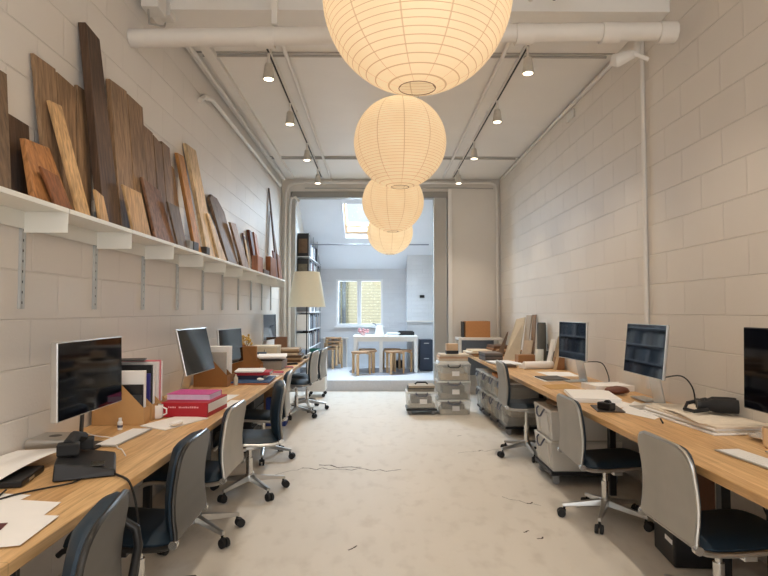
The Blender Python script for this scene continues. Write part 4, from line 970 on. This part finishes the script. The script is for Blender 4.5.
# ------------------------------------------------------------------ storage boxes
PLAST = clearplastic((244, 244, 240), .20, 'clear_plastic'); PLASTL = clearplastic((240, 240, 236), .62, 'clear_plastic_lid'); PLASTW = clearplastic((238, 236, 230), .72, 'milky_plastic')
HANDLE = mat((60, 64, 84), .5); CLIP = mat((52, 56, 60), .5)
def plastic_box(label, x, y, z, lx, ly, h, m, rz=0, face='x', inside=None, tag_=True, grp='plastic storage boxes', handle=HANDLE, dome=False):
    t = thing('storage_box', label, 'storage box', (x, y, z + .001), rz, grp)
    th = .004; a, b = lx / 2, ly / 2; s = .93
    mb = MB()
    def ring(k, zz): return [(-a * k, -b * k, zz), (a * k, -b * k, zz), (a * k, b * k, zz), (-a * k, b * k, zz)]
    hb = h - .022
    o, i = ring(s, .0), ring(1, hb)
    oi, ii = [(p[0] * (1 - th / a), p[1] * (1 - th / b), .004) for p in o], [(p[0] * (1 - th / a), p[1] * (1 - th / b), hb) for p in i]
    vs = o + i + oi + ii
    fs = [(3, 2, 1, 0), (8, 9, 10, 11)] + [(k, (k + 1) % 4, 4 + (k + 1) % 4, 4 + k) for k in range(4)] + [(8 + (k + 1) % 4, 8 + k, 12 + k, 12 + (k + 1) % 4) for k in range(4)] + [(4 + k, 4 + (k + 1) % 4, 12 + (k + 1) % 4, 12 + k) for k in range(4)]
    mb.add(vs, fs); mb.build('body', m, t)
    L_ = MB()
    if dome: L_.prism(ring(1.02, hb + .0005), ring(1.02, hb + .018)); L_.prism(ring(.96, hb + .0182), ring(.86, h + .03))
    else: L_.prism(ring(1.02, hb + .0005), ring(1.0, h))
    L_.build('lid', m if m == PLASTW else PLASTL, t, bevel=.004)
    rb = MB()
    if face == 'x':
        for k in (-.55, .55): rb.prism([(-a * s - .012, k * b - .03, .02), (-a * s - .001, k * b - .03, .02), (-a * s - .001, k * b + .03, .02), (-a * s - .012, k * b + .03, .02)], [(-a - .010, k * b - .03, hb - .01), (-a - .0005, k * b - .03, hb - .01), (-a - .0005, k * b + .03, hb - .01), (-a - .010, k * b + .03, hb - .01)])
        rb.build('rib', m, t)
        MB().tube([(-a - .006, -b * .36, hb + .012), (-a - .022, -b * .36, hb - .01), (-a - .030, -b * .22, hb - .05), (-a - .032, 0, hb - .062), (-a - .030, b * .22, hb - .05), (-a - .022, b * .36, hb - .01), (-a - .006, b * .36, hb + .012)], .0075, 8).build('handle', handle, t, smooth=True)
    else:
        MB().tube([(-a * .36, -b - .006, hb + .012), (-a * .36, -b - .022, hb - .01), (-a * .22, -b - .028, hb - .03), (a * .22, -b - .028, hb - .03), (a * .36, -b - .022, hb - .01), (a * .36, -b - .006, hb + .012)], .008, 8).build('handle', handle, t, smooth=True)
    if inside:
        zz = .006
        for k, (hh, mm) in enumerate(inside):
            MB().box(-a * (.8 - .14 * (k % 2)), a * (.84 - .2 * (k % 2)), -b * .78, b * (.8 - .1 * k), zz, zz + hh - .001).build('contents', mm, t, bevel=.003, seg=1); zz += hh
    if tag_:
        if face == 'x': MB().box(-a - .0035, -a - .002, -.04, .04, h * .30, h * .46).build('paper_label', PAPER, t) if False else None
        else: MB().cbox((a * .1, -b - .001 + .03 * b * 0, h * .42), (.10, .004, .065)).build('paper_label', PAPER, t)
    return t
def dolly(label, x, y, lx, ly, zt, rz=0):
    t = thing('wheeled_dolly', label, 'dolly', (x, y, 0), rz, 'black wheeled dollies')
    MB().box(-lx / 2, lx / 2, -ly / 2, ly / 2, zt - .03, zt).build('platform', BLACK, t, bevel=.004)
    for a in (-1, 1):
        for b in (-1, 1):
            c = MB(); c.tube([(a * (lx / 2 - .05), b * (ly / 2 - .05) - .013, .029), (a * (lx / 2 - .05), b * (ly / 2 - .05) + .013, .029)], .028, 14); c.cbox((a * (lx / 2 - .05), b * (ly / 2 - .05), zt - .045), (.045, .04, .03)); c.build('castor', mat((150, 150, 150), .5), t, smooth=True)
    return t
G1 = mat((140, 134, 124), .8, 0, .4, 30); G2 = mat((206, 198, 184), .8, 0, .25, 30); G3 = mat((90, 88, 84), .8, 0, .5, 30); G4 = mat((208, 186, 154), .8, 0, .3, 30)
# stack by the end of the plain wall desk
ax, ay = 1.045, 8.14
plastic_box('bottom clear box of the three-box stack at the end of the desk aisle', ax, ay, 0, .46, .38, .20, PLAST, 0, 'y', [(.06, G2), (.07, G3)])
plastic_box('middle clear box with a white paper label in the three-box stack', ax, ay, .203, .46, .38, .255, PLAST, 0, 'y', [(.08, G1), (.10, G3)])
plastic_box('top clear box with a dark curved handle and domed lid in the three-box stack', ax, ay, .461, .46, .38, .235, PLAST, 0, 'y', [(.09, G4), (.08, G2)], handle=BLACK, dome=True)
pile('flat cream boards lying on the top clear box', ax, ay, .40, .32, [.03, .03, .03], [mat((222, 206, 186), .8), mat((210, 176, 148), .8)], 0, .731, name='board_pile', cat='boards')
t = thing('carton', 'small tan carton with a black base on top of the clear box stack', 'box', (ax - .01, ay - .03, .8235)); MB().box(-.085, .085, -.07, .07, .001, .045).build('base', BLACK, t, bevel=.002); MB().box(-.08, .08, -.065, .065, .0455, .14).build('lid', mat((214, 184, 152), .8), t, bevel=.002)
dolly('black wheeled dolly under the single clear box in the aisle', .60, 8.12, .42, .36, .085)
plastic_box('single clear box on a dolly in the aisle beside the three-box stack', .60, 8.12, .086, .43, .36, .225, PLAST, 0, 'y', [(.06, G2), (.10, G3)])
pile('grey and black flat trays on the single clear box', .60, 8.12, .36, .30, [.03, .02, .03], [G1, G3, mat((170, 158, 140), .8)], 0, .313, name='tray_pile', cat='trays')
one('handle_case', MB().tube([(-.09, 0, .005), (-.06, 0, .03), (.06, 0, .03), (.09, 0, .005)], .012, 8), BLACK, 'black carry handle piece lying on the grey trays', 'handle', (.605, 8.10, .396), 0, smooth=True)
# row under the plain wall desk
for k in range(4):
    yy = 6.82 + .43 * k; xx = 1.695 - .012 * k
    dolly('black wheeled dolly under the %s clear box column beyond the high-set chair' % ORD[k], xx, yy, .48, .39, .10)
    for j in range(2):
        plastic_box('%s clear box below the plain wall desk in the %s column beyond the high-set chair' % (('lower', 'upper')[j], ORD[k]), xx, yy, .101 + j * .25, .50, .40, .245, PLAST, 0, 'x', [(.09, [G1, G3, G4, G2][(k + j) % 4]), (.09, [G2, G1, G3, G4][(k + 2 * j) % 4])], False)
one('cardboard_flat', MB().box(-.2, .2, -.17, .17, .001, .035), mat((196, 132, 74), .8), 'orange-brown flat carton on the clear boxes below the desk', 'box', (1.66, 7.25, .6), 0, bevel=.003)
# white pair
dolly('black wheeled dolly under the two white storage boxes', 1.70, 4.98, .58, .50, .11)
plastic_box('lower white storage box on the dolly behind the chair', 1.70, 4.98, .111, .58, .50, .245, PLASTW, 0, 'x', [(.18, mat((216, 206, 190), .8))], False)
plastic_box('upper white storage box under the brown bundle', 1.70, 4.98, .358, .58, .50, .245, PLASTW, 0, 'x', [(.18, mat((220, 212, 198), .8))], False)
one('fabric_bundle', lumpy(.13, 14, 11, (.8, 1.2, .215), .12), mat((150, 126, 104), .9, 0, .2, 40, .4), 'brown fabric bundle stuffed between the white boxes and the desk', 'bundle', (1.56, 4.98, .636), 0, smooth=True)
# black case, back panel, cable
t = thing('tool_case', 'black case with a white label on the floor under the nearest plain wall chair', 'case', (1.80, 3.36, 0), -.1); MB().box(-.15, .15, -.15, .15, .001, .19).build('body', BLACK, t, bevel=.012); MB().box(-.153, -.1505, -.13, -.03, .12, .145).build('label', PAPER, t); MB().box(-.155, .155, -.155, .155, .1905, .215).build('lid', SOFTBLACK, t, bevel=.006)
one('timber_divider', MB().box(-.17, .17, -.015, .015, .001, .64), mat((110, 70, 42), .6), 'brown wooden panel standing under the plain wall desk behind the black case', 'panel', (1.92, 3.62, 0))
one('cable', MB().tube(sm([(2.1, 3.0, .3), (1.98, 2.95, .08), (1.9, 2.92, .03), (1.95, 2.8, .012), (2.05, 2.7, .012), (2.12, 2.6, .012)]), .006, 6), PAPER, 'white cable coiled on the floor under the near plain wall desk', 'cable', smooth=True)
one('cable', MB().tube(sm([(2.15, 3.3, .69), (2.13, 3.28, .5), (2.14, 3.2, .3), (2.1, 3.0, .3)]), .005, 6), BLACK, 'black cable hanging along the wall under the near plain wall desk', 'cable', smooth=True)

# ------------------------------------------------------------------ floor lamp and trolley
t = thing('floor_lamp', 'tall floor lamp with a big cream cone shade before the bookcase', 'lamp', (-1.145, 9.30, 0))
m = MB(); m.lathe([(.30, 1.485), (.205, 2.048)], 40, caps=False); m.lathe([(.203, 2.048), (.298, 1.485)], 40, caps=False); m.build('lamp_shade', mat((244, 242, 222), .8, 0, .02), t, smooth=True)
MB().lathe([(.009, .02), (.009, 1.95)], 10).build('pole', BLACK, t, smooth=True); MB().lathe([(.15, .001), (.15, .015), (.03, .022)], 24).build('base', BLACK, t, smooth=True)
t = thing('trolley', 'white trolley standing past the far chairs', 'trolley', (-1.02, 9.75, 0)); MB().box(-.15, .15, -.2, .2, .10, .72).build('body', WHITE, t, bevel=.006)
for a in (-.12, .12):
    for b in (-.16, .16): MB().tube([(a, b - .012, .031), (a, b + .012, .031)], .03, 12).build('castor', BLACK, t, smooth=True); 
t2 = MB().lathe([(.05, .001), (.08, .02), (.09, .07), (.085, .07), (.075, .024), (0, .012)], 20, caps=False)
one('bowl', t2, mat((22, 112, 100), .4), 'teal bowl on the white trolley', 'bowl', (-1.06, 9.72, .721), 0, smooth=True)

# ------------------------------------------------------------------ back room
bk = thing('bookcase', 'tall white bookcase full of books along the bright back room wall', 'bookcase', (-1.37, 11.5, SZ))
BX0, BX1, BY0, BY1 = -.125, .125, -1.02, 1.1
levels = [.03, .36, .53 + .0, .866, 1.196, 1.536, 1.876, 2.206, 2.56]
levels = [.02, .20, .53, .866, 1.196, 1.536, 1.876, 2.206]
for z in levels: MB().box(BX0, BX1, BY0, BY1, z, z + .018).build('shelf', mat((210, 212, 216), .5), bk, bevel=.002)
for y in (BY0 + .01, -.30, .40, BY1 - .01):
    for x in (BX0 + .006, BX1 - .012): MB().box(x - .006, x + .006, y - .006, y + .006, .001, 2.66).build('post', mat((150, 154, 160), .5), bk)
MB().box(BX0 + .0, BX0 + .003, BY0, BY1, .001, 2.66).build('back_panel', mat((190, 194, 200), .6), bk)
BCOLS = [mat(c, .6, 0, .05) for c in ((40, 44, 58), (214, 212, 208), (186, 182, 176), (70, 76, 96), (120, 60, 52), (234, 232, 228), (52, 66, 88), (160, 140, 112), (30, 30, 34), (96, 110, 128))]
bp = []
for k, c in enumerate(BCOLS):
    t = thing('book', '', 'book', (0, 0, 0), 0, 'books in the white bookcase')
    h = [.24, .27, .22, .29, .25][k % 5]; w = [.05, .036, .044, .06, .04][k % 5]
    c1 = MB(); c1.box(-.09, .10, -w / 2, -w / 2 + .003, 0, h); c1.box(-.09, .10, w / 2 - .003, w / 2, 0, h); c1.box(.096, .10, -w / 2 + .003, w / 2 - .003, 0, h)
    a = c1.build('cover', c, t); b = MB().box(-.088, .0955, -w / 2 + .0032, w / 2 - .0032, .003, h - .004).build('pages', PAPER, t)
    bp.append((t, (a, b), w, h))
rr = random.Random(11); used = set()
for li, z in enumerate(levels[2:], 2):
    y = BY0 + .24; prev = None
    while y < BY1 - .06:
        k = rr.randrange(len(bp)); t, kids, w, h = bp[k]
        if abs(y + w / 2 - -.30) < w / 2 + .008 or abs(y + w / 2 - .40) < w / 2 + .008: y += .022; continue
        if rr.random() < .06: y += rr.uniform(.03, .09); continue
        if k in used:
            o = t.copy(); COL.objects.link(o)
            for c in kids: q = c.copy(); COL.objects.link(q); q.parent = o
        else: o = t; used.add(k)
        o['label'] = 'book standing in a packed row of the white bookcase, %s shelf from the top' % ORD[len(levels) - 1 - li]
        o['group'] = 'books on the %s shelf of the white bookcase' % ORD[len(levels) - 1 - li]
        o.location = (-1.37, 11.5 + y + w / 2, SZ + z + .0185); y += w + .0022
for k in range(len(bp)):
    if k not in used:
        for c in bp[k][1]: bpy.data.objects.remove(c)
        bpy.data.objects.remove(bp[k][0])
EB = [(2.206, .42, mat((40, 36, 36), .6), 'black box with a brown picture side at the top end of the white bookcase', mat((112, 84, 60), .6, 0, .5, 14)), (1.876, .29, mat((48, 46, 46), .6), 'dark box at the bookcase end just under the top one', mat((120, 110, 90), .6, 0, .5, 14)),
      (1.536, .27, mat((190, 190, 194), .6), 'grey box at the bookcase end behind the cream lamp shade', None), (1.196, .27, mat((120, 122, 128), .6), 'grey-blue box at the bookcase end just below the lamp shade', None), (.866, .28, PAPER, 'white box at the bookcase end, lower of the two under the lamp shade', None), (.53, .27, PAPER, 'white box at the lowest seen bookcase end', None)]
for z, h, m, lb, pm in EB:
    t = thing('storage_box', lb, 'box', (-1.37, 10.60, SZ + z + .0185), 0, 'boxes at the bookcase end'); MB().box(-.105, .105, -.095, .11, .0005, h).build('body', m, t, bevel=.003)
    if pm: MB().box(-.08, .08, -.098, -.0955, .06, h - .10).build('picture', pm, t)
# flat round grey disc on the floor, table, stools
one('grey_disc', MB().lathe([(.70, .0), (.70, .008)], 64), mat((140, 142, 150), .5, 0, .1, 30), 'flat round grey disc under the white table in the back room', 'rug', (.12, 11.75, SZ + .001))
zr = SZ + .0095
t = thing('dining_table', 'long white table with six square legs in the back room', 'table', (.15, 11.86, zr)); tw = WHITE
MB().box(-.65, .65, -.40, .40, .685, .715).build('table_top', tw, t, bevel=.003); MB().box(-.61, .61, -.37, .37, .61, .6848).build('apron', tw, t)
for x in (-.60, -.09, .60):
    for y in (-.36, .36): MB().box(x - .034, x + .034, y - .034, y + .034, .0005, .6849).build('leg', tw, t, bevel=.002)
BIRCH = mat((206, 170, 128), .5, 0, .1, 20); BIRCH2 = mat((178, 140, 104), .5, 0, .1, 20)
sp = None
def stool(label, x, y, z, rz, m=None):
    global sp
    if sp is None:
        t = thing('stool', label, 'stool', (x, y, z), rz, 'round birch stools'); kids = []
        kids.append(MB().lathe([(.17, .405), (.175, .41), (.175, .435), (.17, .44)], 32).build('seat', BIRCH2, t, smooth=True))
        for k in range(3):
            a = 2 * PI * k / 3; ca, sa = math.cos(a), math.sin(a)
            P = lambda r, s, zz: (ca * r - sa * s, sa * r + ca * s, zz)
            mb = MB(); mb.prism([P(.178, -.024, .0005), P(.204, -.024, .0005), P(.204, .024, .0005), P(.178, .024, .0005)], [P(.178, -.024, .37), P(.204, -.024, .39), P(.204, .024, .39), P(.178, .024, .37)])
            mb.prism([P(.178, -.024, .3702), P(.204, -.024, .3902), P(.204, .024, .3902), P(.178, .024, .3702)], [P(.09, -.024, .396), P(.16, -.024, .4048), P(.16, .024, .4048), P(.09, .024, .404)])
            kids.append(mb.build('leg', BIRCH, t, bevel=.003))
        sp = (t, kids); return t
    t, kids = sp; o = t.copy(); COL.objects.link(o)
    for c in kids: q = c.copy(); COL.objects.link(q); q.parent = o
    o.location = (x, y, z); o.rotation_euler[2] = rz; o['label'] = label
    return o
stool('birch stool at the left front of the white table, leftmost of its group', -.34, 11.14, zr, .3)
stool('birch stool in the middle of the left group at the white table', -.195, 11.53, zr, 1.1)
stool('birch stool tucked behind the left group of stools', -.22, 11.93, zr, .8)
stool('birch stool left of the pair under the right half of the white table', .31, 11.30, zr, .2)
stool('birch stool right of the pair under the right half of the white table', .51, 11.66, zr, 1.5)
stool('birch stool farthest back under the right half of the white table', .29, 11.98, zr, .6)
for k in range(4): stool('stacked birch stool below the end window, %s from the bottom' % ORD[k], -.95, 12.42, SZ + .0005 + k * .075, .5 + k * .42)
t = thing('wall_ledge', 'low white ledge board behind the stacked stools', 'ledge', (-.93, 12.665, SZ)); MB().box(-.28, .28, -.015, .07, .62, .645).build('top', WHITE, t); MB().box(-.26, -.23, -.012, .06, .001, .62).build('leg', WHITE, t); MB().box(.23, .26, -.012, .06, .001, .62).build('leg', WHITE, t)
# things on the white table
zt = zr + .7155
t = thing('flower_vase', 'small vase of pink flowers on the white table', 'vase', (-.30, 11.75, zt)); MB().lathe([(.04, .001), (.05, .03), (.035, .07), (.03, .08)], 14).build('vase', mat((226, 196, 196), .4), t, smooth=True)
f = MB(); rr = random.Random(8)
for k in range(22): f.lathe([(.003, -.02), (.022, -.008), (.024, .008), (.006, .02)], 7, (rr.uniform(-.1, .1), rr.uniform(-.06, .06), .09 + rr.uniform(-.03, .05)))
f.build('flower', mat((224, 170, 172), .7), t)
t = thing('table_object', 'white tapered box standing on the white table', 'box', (.03, 11.8, zt)); MB().prism([(-.1, -.08, .001), (.1, -.08, .001), (.1, .08, .001), (-.1, .08, .001)], [(-.06, -.06, .2), (.06, -.06, .2), (.06, .06, .2), (-.06, .06, .2)]).build('body', PAPER, t, bevel=.004); MB().tube([(-.06, 0, .2), (-.09, 0, .235), (-.14, 0, .25)], .012, 8).build('spout', mat((110, 116, 124), .5), t)
pile('white papers stacked on the white table', .30, 11.85, .24, .3, [.02, .02, .015], [PAPER, mat((196, 200, 206), .6)], .1, zt, jit=.02)
# black cabinets
t = thing('filing_cabinet', 'dark blue-black filing cabinet right of the white table', 'cabinet', (.99, 12.02, SZ)); MB().box(-.13, .13, -.2, .2, .001, .64).build('body', mat((38, 48, 66), .5), t, bevel=.004)
for k in range(2):
    d_ = MB().box(-.122, .122, -.2125, -.2005, .02 + k * .31, .315 + k * .31).build('drawer', mat((42, 52, 70), .5), t, bevel=.003); MB().box(-.05, .05, -.222, -.213, .25 + k * .31, .265 + k * .31).build('handle', ALU, d_)
t = thing('low_cabinet', 'low black case behind the white table', 'case', (.42, 12.575, SZ)); MB().box(-.14, .14, -.12, .12, .001, .16).build('body', BLACK, t, bevel=.004); MB().box(-.05, .05, -.128, -.1205, .1, .12).build('handle', SOFTBLACK, t)
t = thing('printer', 'flat black printer on the white table end', 'printer', (.58, 12.08, zt)); MB().box(-.17, .17, -.15, .15, .001, .07).build('body', BLACK, t, bevel=.006); MB().box(-.15, .15, -.12, .10, .0705, .085).build('lid', SOFTBLACK, t, bevel=.003)
t = thing('wall_hook', 'small black hook on the white pier in the back room', 'hook', (.94, 12.298, 1.73)); MB().box(-.05, .05, -.02, -.001, -.03, .03).build('plate', BLACK, t, bevel=.003); MB().tube([(.02, -.02, 0), (.02, -.05, -.01), (.02, -.055, .02)], .008, 6).build('peg', BLACK, t)
one('tie_rod', MB().tube([(-1.49, 10.75, 2.66), (.95, 10.75, 2.66)], .012, 8), mat((140, 146, 156), .5), 'thin grey tie rod across the sloped ceiling of the back room', 'rod', smooth=True)

# ------------------------------------------------------------------ light
w = bpy.data.worlds.new('World'); SC.world = w; w.use_nodes = True
n = w.node_tree; bg = n.nodes['Background']; bg.inputs[0].default_value = (.80, .90, 1.0, 1); bg.inputs[1].default_value = 1.25
def area(name, loc, rot, sx, sy, e, col):
    l = bpy.data.lights.new(name, 'AREA'); l.shape = 'RECTANGLE'; l.size = sx; l.size_y = sy; l.energy = e; l.color = col
    o = bpy.data.objects.new(name, l); COL.objects.link(o); o.location = loc; o.rotation_euler = rot
    return o
area('added_front_fill', (1.1, YF - .15, 1.85), (-PI / 2, 0, PI), 1.6, 2.6, 84, (1, .98, .96))  # added area fill at the assumed front window, off-centre to brighten the shelf-side wall
area('daylight_skylight', ((SK[0] + SK[1]) / 2, 11.35, slz(11.35) + .35), (math.atan(-.6) * -1 * -1, 0, 0), .75, .9, 235, (.66, .82, 1))
area('daylight_end_window', ((WX0 + WX1) / 2, YB + .35, 1.65), (PI / 2, 0, PI), 1.0, 1.0, 28, (.74, .86, 1))
sun = bpy.data.lights.new('sun', 'SUN'); sun.energy = 2.4; sun.angle = .02; sun.color = (1, .95, .85)
so = bpy.data.objects.new('sun', sun); COL.objects.link(so); so.rotation_euler = (math.radians(52), 0, math.radians(-12))

# ------------------------------------------------------------------ camera
cam = bpy.data.cameras.new('camera'); co = bpy.data.objects.new('camera', cam); COL.objects.link(co)
F = 577.0
cam.sensor_fit = 'HORIZONTAL'; cam.sensor_width = 36; cam.lens = 36 * F / 768; cam.clip_start = .05
pitch = math.atan(23 / F); yaw = math.atan(6 / F)
co.location = (0, 0, 1.42); co.rotation_euler = (PI / 2 + pitch, 0, -yaw)
SC.camera = co
vs = SC.view_settings
vs.view_transform = 'Standard'; vs.look = 'None'; vs.exposure = -.02; vs.gamma = 1; vs.use_curve_mapping = False
